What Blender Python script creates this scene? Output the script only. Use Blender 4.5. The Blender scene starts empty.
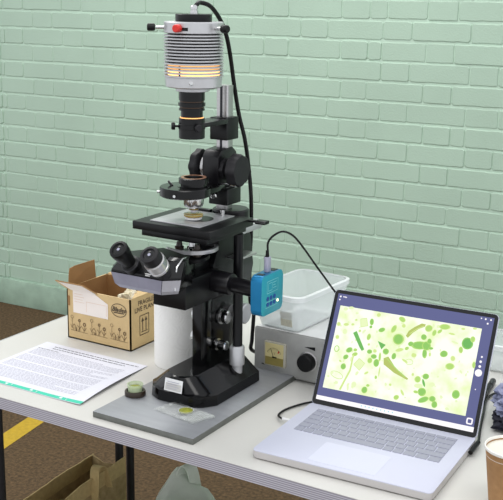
import bpy, bmesh, math, random
from mathutils import Vector, Matrix, noise
random.seed(7)
PI = math.pi
SC = bpy.context.scene
COL = SC.collection

# ------------------------------------------------------------------ camera
cam_d = bpy.data.cameras.new('camera'); cam = bpy.data.objects.new('camera', cam_d); COL.objects.link(cam)
cam_d.sensor_fit = 'HORIZONTAL'; cam_d.sensor_width = 36.0; cam_d.lens = 1025/503*36.0
cam_d.clip_start = 0.05; cam_d.clip_end = 60
cam.matrix_world = (Matrix.Translation((0, 0, 1.495)) @ Matrix.Rotation(math.radians(31.0), 4, 'Z')
                    @ Matrix.Rotation(PI/2-0.2458, 4, 'X') @ Matrix.Rotation(0.0147, 4, 'Z'))
SC.camera = cam

# ------------------------------------------------------------------ world, lights, exposure
w = bpy.data.worlds.new('world'); SC.world = w; w.use_nodes = True
w.node_tree.nodes['Background'].inputs[0].default_value = (0.93, 0.96, 1.0, 1)
w.node_tree.nodes['Background'].inputs[1].default_value = 1.02
def area(name, loc, target, sx, sy, power, col):
    d = bpy.data.lights.new(name, 'AREA'); d.shape = 'RECTANGLE'; d.size = sx; d.size_y = sy
    d.energy = power; d.color = col
    o = bpy.data.objects.new(name, d); COL.objects.link(o); o.location = loc
    o.rotation_euler = (Vector(target)-Vector(loc)).to_track_quat('-Z', 'Y').to_euler()
    return o
area('ceiling_tubes_left', (-2.2, 2.5, 3.1), (-1.7, 2.1, 0.7), 2.6, 0.4, 34, (1.0, 0.985, 0.95))
area('ceiling_tubes_right', (-0.2, 0.6, 3.0), (-0.9, 1.7, 0.7), 2.4, 0.6, 20, (1.0, 0.985, 0.95))
SC.view_settings.view_transform = 'Standard'; SC.view_settings.look = 'None'
SC.view_settings.exposure = 0.09; SC.view_settings.gamma = 1.0; SC.view_settings.use_curve_mapping = False

# ------------------------------------------------------------------ materials
def lin(r, g, b):
    f = lambda c: (c/255/12.92) if c/255 <= .04045 else ((c/255+.055)/1.055)**2.4
    return (f(r), f(g), f(b), 1)
MATS = {}
def mat(name, col, rough=0.5, metal=0.0, var=0.06, scale=30, bump=0.0, bscale=200, trans=0.0, ior=1.45, coat=0.0,
        emit=None, es=0.0, alpha=1.0, spec=0.5, col2=None, stretch=None):
    m = bpy.data.materials.new(name); m.use_nodes = True; nt = m.node_tree; N = nt.nodes; L = nt.links
    p = N['Principled BSDF']
    p.inputs['Roughness'].default_value = rough; p.inputs['Metallic'].default_value = metal
    p.inputs['IOR'].default_value = ior; p.inputs['Transmission Weight'].default_value = trans
    p.inputs['Coat Weight'].default_value = coat; p.inputs['Alpha'].default_value = alpha
    p.inputs['Specular IOR Level'].default_value = spec
    tc = N.new('ShaderNodeTexCoord'); src = tc.outputs['Object']
    if stretch:
        mp = N.new('ShaderNodeMapping'); mp.inputs['Scale'].default_value = stretch
        L.new(src, mp.inputs['Vector']); src = mp.outputs['Vector']
    nz = N.new('ShaderNodeTexNoise'); nz.inputs['Scale'].default_value = scale; nz.inputs['Detail'].default_value = 5
    L.new(src, nz.inputs['Vector'])
    rp = N.new('ShaderNodeValToRGB'); rp.color_ramp.elements[0].position = .3; rp.color_ramp.elements[1].position = .7
    c2 = col2 if col2 else tuple(min(1, c*(1+var)) for c in col[:3])+(1,)
    rp.color_ramp.elements[0].color = tuple(c*(1-var) for c in col[:3])+(1,) if not col2 else col
    rp.color_ramp.elements[1].color = c2
    L.new(nz.outputs['Fac'], rp.inputs['Fac']); L.new(rp.outputs['Color'], p.inputs['Base Color'])
    if bump:
        n2 = N.new('ShaderNodeTexNoise'); n2.inputs['Scale'].default_value = bscale; n2.inputs['Detail'].default_value = 4
        L.new(src, n2.inputs['Vector'])
        b = N.new('ShaderNodeBump'); b.inputs['Strength'].default_value = bump; b.inputs['Distance'].default_value = 0.002
        L.new(n2.outputs['Fac'], b.inputs['Height']); L.new(b.outputs['Normal'], p.inputs['Normal'])
    if emit:
        p.inputs['Emission Color'].default_value = emit; p.inputs['Emission Strength'].default_value = es
    MATS[name] = m
    return m
M = MATS
mat('wall_paint', lin(175, 199, 180), .5, 0, .045, 3.0, .5, 160)
mat('mortar_lit_paint', lin(190, 214, 195), .55, 0, .05, 8, .35, 160)  # same paint as the bricks, lightened to carry light caught along the joints
mat('plinth_paint', lin(160, 185, 165), .6, 0, .15, 12, .5, 120)
mat('floor', lin(60, 44, 24), .85, 0, .3, 90, .5, 300, col2=lin(104, 80, 52))
mat('yellow_line', lin(190, 155, 40), .7, 0, .12, 60, .3, 200)
mat('white_laminate', lin(203, 201, 196), .38, 0, .02, 9, .05, 300)
mat('steel_plate', lin(150, 152, 156), .42, .35, .05, 14, .05, 500, stretch=(1, 6, 1))
mat('steel_edge', lin(110, 112, 108), .5, .4, .1, 60)
mat('black_enamel', lin(8, 8, 9), .14, 0, .1, 20, spec=.35)
mat('black_paint', lin(13, 13, 15), .34, 0, .15, 60, spec=.35)
mat('black_wrinkle', lin(18, 17, 20), .3, 0, .2, 150, .12, 900, spec=.4)
mat('black_rubber', lin(14, 14, 15), .4, 0, .15, 60, spec=.3)
mat('charcoal_knob', lin(28, 27, 30), .5, 0, .1, 60, spec=.35)
mat('chrome', lin(205, 205, 205), .17, 1.0, .04, 60)
mat('brushed', lin(190, 188, 188), .32, .95, .06, 60, stretch=(1, 1, 12))
mat('satin_alu', lin(192, 192, 194), .36, .6, .04, 60)
mat('grey_head', lin(160, 160, 178), .38, .2, .05, 80)
mat('grey_head_light', lin(188, 188, 196), .4, .2, .05, 80)
mat('white_dull', lin(225, 225, 225), .5, 0, .02, 60)
mat('label_white', lin(190, 188, 184), .5, 0, .03, 80)
mat('glow_warm', lin(255, 190, 110), .5, emit=(1.0, .50, .18, 1), es=.9)
mat('glow_hot', lin(255, 200, 130), .5, emit=(1.0, .54, .20, 1), es=2.2)
mat('glow_dim', lin(46, 32, 24), .5, emit=(1.0, .45, .14, 1), es=.03)
mat('copper_reflection', lin(168, 120, 92), .3, .6, .05, 60)  # coppery tone of a dim reflection
mat('red_knob', lin(205, 42, 34), .35, 0, .05, 60)
mat('red_ring', lin(190, 25, 20), .4)
mat('blue_anod', lin(30, 122, 172), .3, .55, .04, 60)
mat('blue_face', lin(34, 152, 172), .38, .3, .04, 60)
mat('blue_dark', lin(14, 72, 150), .4, .3, .04, 60)
mat('etched', lin(130, 205, 205), .5)
mat('led', lin(255, 240, 150), .5, emit=(1, .9, .5, 1), es=2.0)
mat('glass', lin(235, 240, 236), .04, 0, 0.0, alpha=.16)
mat('acrylic', lin(225, 228, 225), .08, 0, 0.0, alpha=.2)
mat('glass_green', lin(206, 220, 186), .06, 0, .02, alpha=.5)
mat('algae', lin(110, 118, 34), .35, 0, .35, 260, col2=lin(168, 170, 70))
mat('amber_fluid', lin(190, 158, 80), .15, 0, .12, 200, trans=.3)
mat('dark_resin', lin(52, 42, 34), .3, 0, .15, 60)
mat('paper', lin(216, 216, 225), .7, 0, .01, 40)
mat('ink', lin(84, 84, 92), .8)
mat('ink_faint', lin(164, 164, 178), .8)
mat('teal_print', lin(62, 196, 164), .6)
mat('white_print', lin(226, 240, 234), .6)
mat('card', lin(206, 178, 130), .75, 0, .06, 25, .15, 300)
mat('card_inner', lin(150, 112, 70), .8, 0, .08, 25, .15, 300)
mat('card_ink', lin(88, 76, 60), .8)
mat('card_ink_soft', lin(128, 106, 76), .8)
mat('carton_label', lin(236, 226, 218), .6, 0, .02, 30)
mat('peach_print', lin(224, 198, 178), .6)
mat('crumple', lin(206, 190, 150), .6, 0, .3, 40, col2=lin(240, 236, 220))
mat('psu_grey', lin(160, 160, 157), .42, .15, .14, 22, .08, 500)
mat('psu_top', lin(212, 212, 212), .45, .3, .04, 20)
mat('meter_case', lin(200, 196, 180), .25, 0, .05, 60, trans=.3)
mat('meter_face', lin(202, 190, 138), .5, 0, .05, 60)
mat('meter_lower', lin(140, 128, 70), .4, 0, .08, 60)
mat('tub_plastic', lin(236, 241, 240), .28, 0, .02, 20, alpha=.42)
mat('tub_rim', lin(240, 243, 243), .25, 0, .02, 20, alpha=.6)
mat('fin_gap_shade', lin(26, 25, 27), .5, .2, .1, 60)  # near-black, puts the shade between the fins into the core colour
mat('dirty_label', lin(186, 184, 166), .8, 0, .12, 160)
mat('laptop_alu', lin(196, 198, 214), .5, 0, .015, 20)
mat('laptop_edge', lin(190, 186, 184), .4, .1, .02, 20)
mat('pad', lin(203, 205, 221), .42, 0, .01, 20)
mat('key', lin(148, 150, 164), .5, 0, .03, 60)
mat('key_gap', lin(196, 198, 206), .5, .2, .03, 60)
mat('bezel', lin(10, 10, 12), .16, 0, .1, 60)
mat('cup_brown', lin(150, 112, 72), .75, 0, .06, 90, .1, 300, col2=lin(166, 126, 84))
mat('cup_white', lin(236, 234, 228), .5)
mat('coffee', lin(226, 222, 208), .3, 0, .02, 30)
mat('cloth_blue', lin(112, 116, 150), .9, 0, .25, 25, .5, 300, col2=lin(178, 182, 204))
mat('cloth_dark', lin(36, 36, 48), .9, 0, .2, 60)
mat('jute', lin(136, 116, 78), .95, 0, .22, 60, .8, 500, col2=lin(168, 146, 104))
mat('jute_band', lin(176, 154, 106), .95, 0, .1, 90, .6, 500)
mat('plastic_bag', lin(214, 222, 208), .4, 0, .06, 14, .2, 60, trans=.15)
mat('towel', lin(238, 236, 232), .9, 0, .01, 30)
mat('dark_steel', lin(58, 58, 62), .4, .7, .1, 40)
mat('blue_plug', lin(40, 60, 170), .4)
def ply():
    m = mat('ply_edge', lin(150, 146, 158), .6, 0, .1, 60); nt = m.node_tree; N = nt.nodes; L = nt.links
    p = N['Principled BSDF']; tc = N.new('ShaderNodeTexCoord'); s = N.new('ShaderNodeSeparateXYZ')
    L.new(tc.outputs['Object'], s.inputs[0])
    mu = N.new('ShaderNodeMath'); mu.operation = 'MULTIPLY'; mu.inputs[1].default_value = 2*PI/0.0037
    L.new(s.outputs['Z'], mu.inputs[0]); si = N.new('ShaderNodeMath'); si.operation = 'SINE'; L.new(mu.outputs[0], si.inputs[0])
    mr = N.new('ShaderNodeMapRange'); mr.inputs[1].default_value = -1; L.new(si.outputs[0], mr.inputs[0])
    rp = N.new('ShaderNodeValToRGB'); rp.color_ramp.elements[0].color = lin(138, 132, 144); rp.color_ramp.elements[1].color = lin(200, 198, 206)
    L.new(mr.outputs[0], rp.inputs['Fac'])
    nz = N.new('ShaderNodeTexNoise'); nz.inputs['Scale'].default_value = 60
    mp = N.new('ShaderNodeMapping'); mp.inputs['Scale'].default_value = (1, 1, 12); L.new(tc.outputs['Object'], mp.inputs[0]); L.new(mp.outputs[0], nz.inputs['Vector'])
    mx = N.new('ShaderNodeMix'); mx.data_type = 'RGBA'; mx.blend_type = 'MULTIPLY'; mx.inputs[0].default_value = .5
    L.new(rp.outputs[0], mx.inputs[6]); L.new(nz.outputs['Color'], mx.inputs[7])
    L.new(rp.outputs[0], p.inputs['Base Color'])
ply()
def towel_bump():
    m = M['towel']; nt = m.node_tree; N = nt.nodes; L = nt.links; p = N['Principled BSDF']
    tc = N.new('ShaderNodeTexCoord'); v = N.new('ShaderNodeTexVoronoi'); v.inputs['Scale'].default_value = 32
    L.new(tc.outputs['Object'], v.inputs['Vector'])
    mu = N.new('ShaderNodeMath'); mu.operation = 'MULTIPLY'; mu.inputs[1].default_value = 34; L.new(v.outputs['Distance'], mu.inputs[0])
    si = N.new('ShaderNodeMath'); si.operation = 'SINE'; L.new(mu.outputs[0], si.inputs[0])
    b = N.new('ShaderNodeBump'); b.inputs['Strength'].default_value = .2; b.inputs['Distance'].default_value = .0008
    L.new(si.outputs[0], b.inputs['Height']); L.new(b.outputs[0], p.inputs['Normal'])
towel_bump()
def emis(name, c, s=1.0):
    m = bpy.data.materials.new(name); m.use_nodes = True; p = m.node_tree.nodes['Principled BSDF']
    p.inputs['Base Color'].default_value = (0, 0, 0, 1); p.inputs['Roughness'].default_value = .2
    p.inputs['Emission Color'].default_value = c; p.inputs['Emission Strength'].default_value = s
    M[name] = m; return m
emis('scr_ui', lin(86, 90, 138)); emis('scr_white', lin(250, 246, 250)); emis('scr_cyan', lin(150, 215, 225))
for i, c in enumerate([(104, 178, 84), (138, 196, 92), (172, 212, 108), (204, 226, 138), (226, 240, 184), (176, 190, 96)]):
    emis('scr_blob%d' % i, lin(*c))
def scr_bg():
    m = emis('scr_bg', lin(246, 252, 232)); nt = m.node_tree; N = nt.nodes; L = nt.links; p = N['Principled BSDF']
    tc = N.new('ShaderNodeTexCoord'); nz = N.new('ShaderNodeTexNoise'); nz.inputs['Scale'].default_value = 28; nz.inputs['Detail'].default_value = 6
    L.new(tc.outputs['Object'], nz.inputs['Vector']); rp = N.new('ShaderNodeValToRGB'); e = rp.color_ramp.elements
    e[0].position = .30; e[0].color = lin(226, 242, 176); e[1].position = .56; e[1].color = lin(249, 254, 238)
    L.new(nz.outputs['Fac'], rp.inputs['Fac']); L.new(rp.outputs[0], p.inputs['Emission Color'])
scr_bg()

# ------------------------------------------------------------------ geometry helpers
def V(*a): return Vector(a)
def box(bm, x0, x1, y0, y1, z0, z1, bev=0.0, seg=2, mi=0):
    r = bmesh.ops.create_cube(bm, size=1.0)
    vs = r['verts']
    for v in vs:
        v.co = Vector(((x0+x1)/2+v.co.x*(x1-x0), (y0+y1)/2+v.co.y*(y1-y0), (z0+z1)/2+v.co.z*(z1-z0)))
    fs = set(f for v in vs for f in v.link_faces)
    for f in fs: f.material_index = mi
    if bev:
        es = list(set(e for v in vs for e in v.link_edges))
        rr = bmesh.ops.bevel(bm, geom=es, offset=bev, segments=seg, affect='EDGES', profile=.5)
        for f in rr['faces']: f.material_index = mi
    return bm
def frame_for(d):
    d = d.normalized(); up = V(0, 0, 1) if abs(d.z) < .95 else V(1, 0, 0)
    a = d.cross(up).normalized(); b = d.cross(a).normalized()
    return a, b
def lathe(bm, o, d, prof, n=40, lobes=0, la=0.0, caps=True, mi=0):
    """revolve prof [(radius, distance along d)] about the axis through o"""
    o = Vector(o); d = Vector(d).normalized(); a, b = frame_for(d)
    rings = []
    for r, t in prof:
        ring = []
        for i in range(n):
            an = 2*PI*i/n; rr = r*(1+(la*math.cos(lobes*an) if lobes else 0))
            ring.append(bm.verts.new(o+d*t+a*(rr*math.cos(an))+b*(rr*math.sin(an))))
        rings.append(ring)
    for k in range(len(rings)-1):
        for i in range(n):
            f = bm.faces.new((rings[k][i], rings[k][(i+1) % n], rings[k+1][(i+1) % n], rings[k+1][i])); f.material_index = mi
    if caps:
        for ring in (rings[0][::-1], rings[-1]):
            f = bm.faces.new(ring); f.material_index = mi
    return bm
def cyl(bm, p, q, r, n=32, bev=0.0, r2=None, mi=0):
    p = Vector(p); q = Vector(q); L = (q-p).length; r2 = r if r2 is None else r2
    if bev: prof = [(r-bev, 0), (r, bev), (r2, L-bev), (r2-bev, L)]
    else: prof = [(r, 0), (r2, L)]
    return lathe(bm, p, q-p, prof, n, mi=mi)
def tube(bm, pts, r, n=12, mi=0):
    P = [Vector(p) for p in pts]; rings = []; prev = None
    for i, p in enumerate(P):
        t = (P[min(i+1, len(P)-1)]-P[max(i-1, 0)]).normalized()
        if prev is None: a, b = frame_for(t)
        else:
            a = (prev-t*prev.dot(t)).normalized(); b = t.cross(a)
        prev = a
        rr = r[i] if isinstance(r, (list, tuple)) else r
        rings.append([bm.verts.new(p+a*rr*math.cos(2*PI*k/n)+b*rr*math.sin(2*PI*k/n)) for k in range(n)])
    for k in range(len(rings)-1):
        for i in range(n):
            bm.faces.new((rings[k][i], rings[k][(i+1) % n], rings[k+1][(i+1) % n], rings[k+1][i])).material_index = mi
    bm.faces.new(rings[0][::-1]); bm.faces.new(rings[-1]); return bm
def smooth_path(P, n=10):
    P = [Vector(p) for p in P]; out = []
    for i in range(len(P)-1):
        p0 = P[max(i-1, 0)]; p1 = P[i]; p2 = P[i+1]; p3 = P[min(i+2, len(P)-1)]
        for k in range(n):
            t = k/n
            out.append(.5*((2*p1)+(-p0+p2)*t+(2*p0-5*p1+4*p2-p3)*t*t+(-p0+3*p1-3*p2+p3)*t**3))
    out.append(P[-1]); return out
def prism(bm, poly, axis, a0, a1, mi=0, bev=0.0):
    """polygon in the plane across axis ('x': (y,z), 'y': (x,z), 'z': (x,y)), extruded a0..a1"""
    def pt(u, v, a): return V(a, u, v) if axis == 'x' else V(u, a, v) if axis == 'y' else V(u, v, a)
    A = [bm.verts.new(pt(u, v, a0)) for u, v in poly]; B = [bm.verts.new(pt(u, v, a1)) for u, v in poly]
    fs = [bm.faces.new(A), bm.faces.new(B[::-1])]
    n = len(poly)
    for i in range(n): fs.append(bm.faces.new((A[i], B[i], B[(i+1) % n], A[(i+1) % n])))
    for f in fs: f.material_index = mi
    if bev:
        es = list(set(e for f in fs for e in f.edges))
        rr = bmesh.ops.bevel(bm, geom=es, offset=bev, segments=2, affect='EDGES', profile=.5)
        for f in rr['faces']: f.material_index = mi
    return bm
def rrect(x0, x1, y0, y1, r, n=6):
    out = []
    for cx, cy, a0 in ((x1-r, y1-r, 0), (x0+r, y1-r, 90), (x0+r, y0+r, 180), (x1-r, y0+r, 270)):
        for k in range(n+1):
            a = math.radians(a0+90*k/n); out.append((cx+r*math.cos(a), cy+r*math.sin(a)))
    return out
def loft(bm, rings, caps=(True, True), mi=0):
    R = [[bm.verts.new(Vector(p)) for p in r] for r in rings]; n = len(R[0])
    for k in range(len(R)-1):
        for i in range(n):
            bm.faces.new((R[k][i], R[k][(i+1) % n], R[k+1][(i+1) % n], R[k+1][i])).material_index = mi
    if caps[0]: bm.faces.new(R[0][::-1]).material_index = mi
    if caps[1]: bm.faces.new(R[-1]).material_index = mi
    return bm
ABS = {}
def obj(name, bm, mats, parent=None, flat=False, ang=35, local=False):
    """link bm (world coordinates, or the thing's own if local) as one mesh object with its origin in its middle"""
    if not isinstance(mats, (list, tuple)): mats = [mats]
    bmesh.ops.recalc_face_normals(bm, faces=bm.faces)
    me = bpy.data.meshes.new(name)
    lo = Vector((min(v.co.x for v in bm.verts), min(v.co.y for v in bm.verts), min(v.co.z for v in bm.verts)))
    hi = Vector((max(v.co.x for v in bm.verts), max(v.co.y for v in bm.verts), max(v.co.z for v in bm.verts)))
    c = (lo+hi)/2
    if parent is None: c.z = lo.z
    for v in bm.verts: v.co -= c
    bm.to_mesh(me); bm.free()
    for m in mats: me.materials.append(M[m])
    if not flat:
        for p in me.polygons: p.use_smooth = True
        me.set_sharp_from_angle(angle=math.radians(ang))
    o = bpy.data.objects.new(name, me); COL.objects.link(o)
    if parent is not None:
        o.parent = parent; o.location = c-ABS[parent.name]
    else: o.location = c
    ABS[o.name] = c
    return o
def tag(o, label, cat, group=None, kind=None):
    if label: o['label'] = label
    if cat: o['category'] = cat
    if group: o['group'] = group
    if kind: o['kind'] = kind
    return o
def thing(name, label, cat, loc, rotz=0, group=None, local=False):
    o = bpy.data.objects.new(name, None); COL.objects.link(o); o.empty_display_size = .05
    o.location = loc; o.rotation_euler = (0, 0, rotz)
    ABS[o.name] = V(0, 0, 0) if local else Vector(loc)
    return tag(o, label, cat, group)
def struct(o): o['kind'] = 'structure'; return o
def B(): return bmesh.new()
def text_bm(bm, s, size, mw, shear=0.0, mi=0, bold=0.0):
    """letters as flat faces placed by matrix mw (text runs along local x, up local y)"""
    cu = bpy.data.curves.new('t', 'FONT'); cu.body = s; cu.size = size; cu.shear = shear; cu.offset = bold
    cu.resolution_u = 2
    o = bpy.data.objects.new('t', cu); COL.objects.link(o)
    bpy.context.view_layer.update()
    me = bpy.data.meshes.new_from_object(o.evaluated_get(bpy.context.evaluated_depsgraph_get()))
    base = len(bm.verts); vs = [bm.verts.new(mw @ v.co) for v in me.vertices]
    for p in me.polygons:
        try: bm.faces.new([vs[i] for i in p.vertices]).material_index = mi
        except ValueError: pass
    bpy.data.objects.remove(o); bpy.data.curves.remove(cu); bpy.data.meshes.remove(me)
    return bm
def quad(bm, pts, mi=0):
    f = bm.faces.new([bm.verts.new(Vector(p)) for p in pts]); f.material_index = mi; return f
def line_on(bm, P, w, to3, mi=0):
    """ribbon of width w through 2-D points P, mapped by to3"""
    for i in range(len(P)-1):
        (x0, y0), (x1, y1) = P[i], P[i+1]; L = math.hypot(x1-x0, y1-y0) or 1e-9
        nx, ny = -(y1-y0)/L*w/2, (x1-x0)/L*w/2
        quad(bm, [to3(x0+nx, y0+ny), to3(x0-nx, y0-ny), to3(x1-nx, y1-ny), to3(x1+nx, y1+ny)], mi)
# ------------------------------------------------------------------ the setting
WY = math.radians(2.33); WP = V(-2.147, 3.574, 0)
def wall():
    bm = B(); rnd = random.Random(3)
    U0, U1 = -1.335, 3.6
    quad(bm, [(-3.8, 0, 0), (U1, 0, 0), (U1, 0, 2.5), (-3.8, 0, 2.5)], 1)
    quad(bm, [(-3.8, .1, 0), (U1, .1, 0), (U1, .1, 2.5), (-3.8, .1, 2.5)], 1)
    Z0 = 1.403; h = .075; m = .0027
    for k in range(-14, 18):
        zt = Z0-h*k; zb = zt-h
        if zb < 0.0: continue
        # flemish bond: header, stretcher, header ...; the other courses are shifted by half a pair
        off = .209 if k % 2 == 0 else .209+.16875
        u = off-.3375*13; joints = []
        while u < U1+.3:
            joints += [u, u+.1125]; u += .3375
        wob = rnd.uniform(-.0012, .0012)
        js = [j+rnd.uniform(-.006, .006) for j in joints]
        cells = []
        for a, b in zip(js[:-1], js[1:]):
            for (lo, hi, e) in ((-3.8, U0, .003), (U0, U1, 0.0)):
                aa, bb = max(a, lo), min(b, hi)
                if bb-aa > .012: cells.append((aa, bb, e))
        for a, b, e in cells:
            if k % 2 == 1 and rnd.random() < .1 and b-a > .18:
                c = a+rnd.choice((.055, .07)); cc = [(a, c), (c, b)]
            else: cc = [(a, b)]
            for a1, b1 in cc:
                mm = m*rnd.uniform(.7, 1.3); d = .0034+rnd.uniform(-.0011, .0011)+e; tilt = 0
                x0, x1, y0, y1 = a1+mm*.5, b1-mm*.5, zb+m*rnd.uniform(1.0, 1.9), zt-m*rnd.uniform(.9, 1.5)
                x1 += rnd.uniform(-.001, .001)
                n = max(3, int((x1-x0)/.02)); out = []
                cr = rnd.uniform(.0025, .007)
                for i in range(n+1):
                    t = i/n; out.append((x0+cr+(x1-x0-2*cr)*t, y0))
                out += [(x1, y0+cr), (x1, (y0+y1)/2), (x1, y1-cr)]
                for i in range(n+1):
                    t = 1-i/n; out.append((x0+cr+(x1-x0-2*cr)*t, y1))
                out += [(x0, y1-cr), (x0, (y0+y1)/2), (x0, y0+cr)]
                out = [(px+rnd.uniform(-.0008, .0008), pz+rnd.uniform(-.0011, .0011)+wob) for px, pz in out]
                cx, cz = (x0+x1)/2, (y0+y1)/2; ins = .0026
                r0 = [bm.verts.new((px, 0, pz)) for px, pz in out]
                sh = lambda v, c, s: v+(s if v < c else -s)*min(1, abs(v-c)/ins)
                r1 = [bm.verts.new((sh(px, cx, .001), -d*.65, sh(pz, cz, .0008))) for px, pz in out]
                r2 = [bm.verts.new((sh(px, cx, ins), -d-tilt*(1 if px > cx else -1), sh(pz, cz, ins))) for px, pz in out]
                N = len(out)
                for i in range(N):
                    bm.faces.new((r0[i], r0[(i+1) % N], r1[(i+1) % N], r1[i])); bm.faces.new((r1[i], r1[(i+1) % N], r2[(i+1) % N], r2[i]))
                bm.faces.new(r2)
    for f in bm.faces:
        if f.normal.y > 0 and len(f.verts) > 8: f.normal_flip()
    o = obj('wall_back', bm, ['wall_paint', 'mortar_lit_paint'], flat=True)
    loc = o.location.copy(); R = Matrix.Rotation(WY, 4, 'Z')
    o.location = WP + (R @ loc); o.rotation_euler = (0, 0, WY); struct(o)
    bm = B(); box(bm, -3.8, U1, -.014, .002, 0, .128, .004)
    o = obj('baseboard_back', bm, 'plinth_paint'); loc = o.location.copy()
    o.location = WP + (R @ loc); o.rotation_euler = (0, 0, WY); struct(o)
wall()
bm = B(); quad(bm, [(-6, -1, 0), (2, -1, 0), (2, 3.742, 0), (-6, 3.417, 0)]); struct(obj('floor', bm, 'floor'))
bm = B(); quad(bm, [(-2.300, 2.1, .001), (-2.375, 2.1, .001), (-2.465, 2.62, .001), (-2.390, 2.62, .001)])
struct(obj('trim_1', bm, 'yellow_line'))

# ------------------------------------------------------------------ table
TX0, TX1, TY0, TY1, TZ = -1.582, .25, 1.322, 2.085, .74
t = thing('folding_table', 'long white-topped folding table with layered plywood edge standing on brown floor', 'table', (-.66, 1.65, 0))
bm = B(); box(bm, TX0, TX1, TY0, TY1, TZ-.0245, TZ-.0015); obj('plywood_core', bm, 'ply_edge', t)
bm = B(); box(bm, TX0-.0012, TX0+.0022, TY0-.0004, TY1, TZ-.025, TZ+.0004, .0004, 1); obj('edge_strip', bm, 'satin_alu', t)
bm = B(); box(bm, TX0-.0004, TX1+.0004, TY0-.0004, TY1+.0004, TZ-.0016, TZ, .0005, 1); obj('laminate_top', bm, 'white_laminate', t)
for (x, y) in ((-1.490, 1.45), (-1.467, 1.825), (-1.467, 1.868), (.12, 1.45), (.12, 1.825), (.12, 1.868)):
    bm = B(); cyl(bm, (x, y, 0), (x, y, TZ-.0245), .010, 20, .001); obj('leg', bm, 'dark_steel', t)

# steel plate
bm = B(); box(bm, -1.140, -.919, 1.344, 1.71, TZ, TZ+.0115, .0007, 2)
bm.normal_update()
for f in bm.faces: f.material_index = 0 if f.normal.z > .5 else 1
tag(obj('steel_plate', bm, ['steel_plate', 'steel_edge']), 'flat grey steel base plate under the black microscope, at front edge of table', 'metal plate')
PZ = TZ+.0115

# ------------------------------------------------------------------ microscope
AX, AY = -1.045, 1.53
ms = thing('inverted_microscope', 'tall black inverted microscope with finned silver lamp housing, standing on grey steel plate', 'microscope', (AX, 1.59, PZ))
# base
def foot(z, i, fi, ci, yb=1.640):
    x0, x1, y0 = -1.112+i, -.963-i, 1.452+fi
    c = .036-ci
    return [(x0, yb, z), (x0, y0+c*1.0, z), (x0+c*.45, y0+c*.35, z), (x0+c*1.1, y0, z), (x1-c*1.1, y0, z), (x1-c*.45, y0+c*.35, z), (x1, y0+c*1.0, z), (x1, yb, z)]
bm = B(); loft(bm, [foot(PZ, .0015, .0015, 0), foot(PZ+.0015, 0, 0, 0), foot(PZ+.021, .001, .001, 0), foot(PZ+.024, .006, .004, 0), foot(PZ+.051, .040, .007, .012), foot(PZ+.053, .042, .010, .012)])
base = obj('base', bm, 'black_enamel', ms, ang=28)
bm = B(); a = foot(PZ+.024, .006, .004, 0); b = foot(PZ+.046, .036, .007, .012)
fy = lambda z: a[3][1]+(b[3][1]-a[3][1])*(z-a[3][2])/(b[3][2]-a[3][2])
z0, z1 = PZ+.024, PZ+.047; x0, x1 = -1.058, -1.018
for k, (e, mi) in enumerate(((0, 0), (.0025, 1))):
    yy = 1.4498-.0002*k
    quad(bm, [(x0+e, yy+.0015, z0+e), (x1-e, yy+.0015, z0+e), (x1-e, yy+.0065, z1-e), (x0+e, yy+.0065, z1-e)], mi)
for k in range(4):
    yy = 1.4492; zz = z1-.006-.004*k
    quad(bm, [(x0+.006, yy+.0014+(zz-z0)*.2, zz), (x1-.007-.004*(k % 2), yy+.0014+(zz-z0)*.2, zz), (x1-.007-.004*(k % 2), yy+.0014+(zz+.001-z0)*.2, zz+.001), (x0+.006, yy+.0014+(zz+.001-z0)*.2, zz+.001)], 2)
o = obj('maker_plate', bm, ['white_dull', 'label_white', 'ink_faint'], base); o['label'] = 'small white label plate on the base front'
# column
bm = B(); box(bm, -1.045, -1.024, 1.525, 1.560, PZ+.045, .952, .0015)
box(bm, -1.060, -1.030, 1.556, 1.650, PZ+.040, .938, .004)
col_ = obj('column', bm, 'black_enamel', ms)
# upper limb carrying the stage
bm = B()
prism(bm, [(1.556, .930), (1.556, 1.0), (1.575, 1.03), (1.575, 1.0655), (1.672, 1.0655), (1.692, 1.03), (1.703, .97), (1.690, .93)], 'x', -1.062, -1.018, bev=.002)
box(bm, -1.080, -1.008, 1.45, 1.56, .938, .992, .002)
limb = obj('limb', bm, 'black_paint', ms)
bm = B(); prism(bm, [(1.60, 1.052), (1.625, 1.0655), (1.69, 1.0655), (1.675, 1.052)], 'x', -1.03, -.985, bev=.001); obj('stage_bracket', bm, 'satin_alu', ms)
bm = B(); box(bm, -1.016, -.985, 1.60, 1.66, 1.003, 1.007, .001); obj('cross_bar', bm, 'brushed', ms)
# stage drive rod
bm = B(); cyl(bm, (-.985, 1.592, .832), (-.990, 1.6, 1.055), .0095, 28, .001); rod = obj('drive_rod', bm, 'black_paint', ms)
bm = B(); lathe(bm, (-.9855, 1.592, .776), (0, 0, 1), [(.0095, 0), (.0105, .001), (.0105, .020), (.0145, .022), (.0145, .056), (.0125, .060)], 32); obj('rod_grip', bm, 'satin_alu', rod)
# side knobs
def knob(x, y, z, sx, parent, r=.0095, name='side_knob', L=.018, collar=True, m='chrome'):
    bm = B()
    if collar: lathe(bm, (x, y, z), (sx, 0, 0), [(r*1.25, 0), (r*1.25, .004), (r*.6, .0045), (r*.6, .007)], 32)
    lathe(bm, (x+sx*.007, y, z), (sx, 0, 0), [(r*.9, 0), (r, .001), (r, L-.002), (r*.8, L)], 40, lobes=12, la=.04)
    return obj(name, bm, m, parent)
knob(-1.028, 1.598, .886, 1, col_, .0125, L=.012); knob(-1.028, 1.583, .833, 1, col_, .0095)
knob(-1.059, 1.585, .886, -1, col_, .0120, L=.016); knob(-1.059, 1.580, .842, -1, col_, .0100, L=.016)
bm = B(); lathe(bm, (-1.03, 1.64, .885), (1, 0, 0), [(.012, 0), (.012, .02), (.0205, .0205), (.0205, .034), (.018, .036)], 48); obj('focus_wheel', bm, 'satin_alu', col_)
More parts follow.
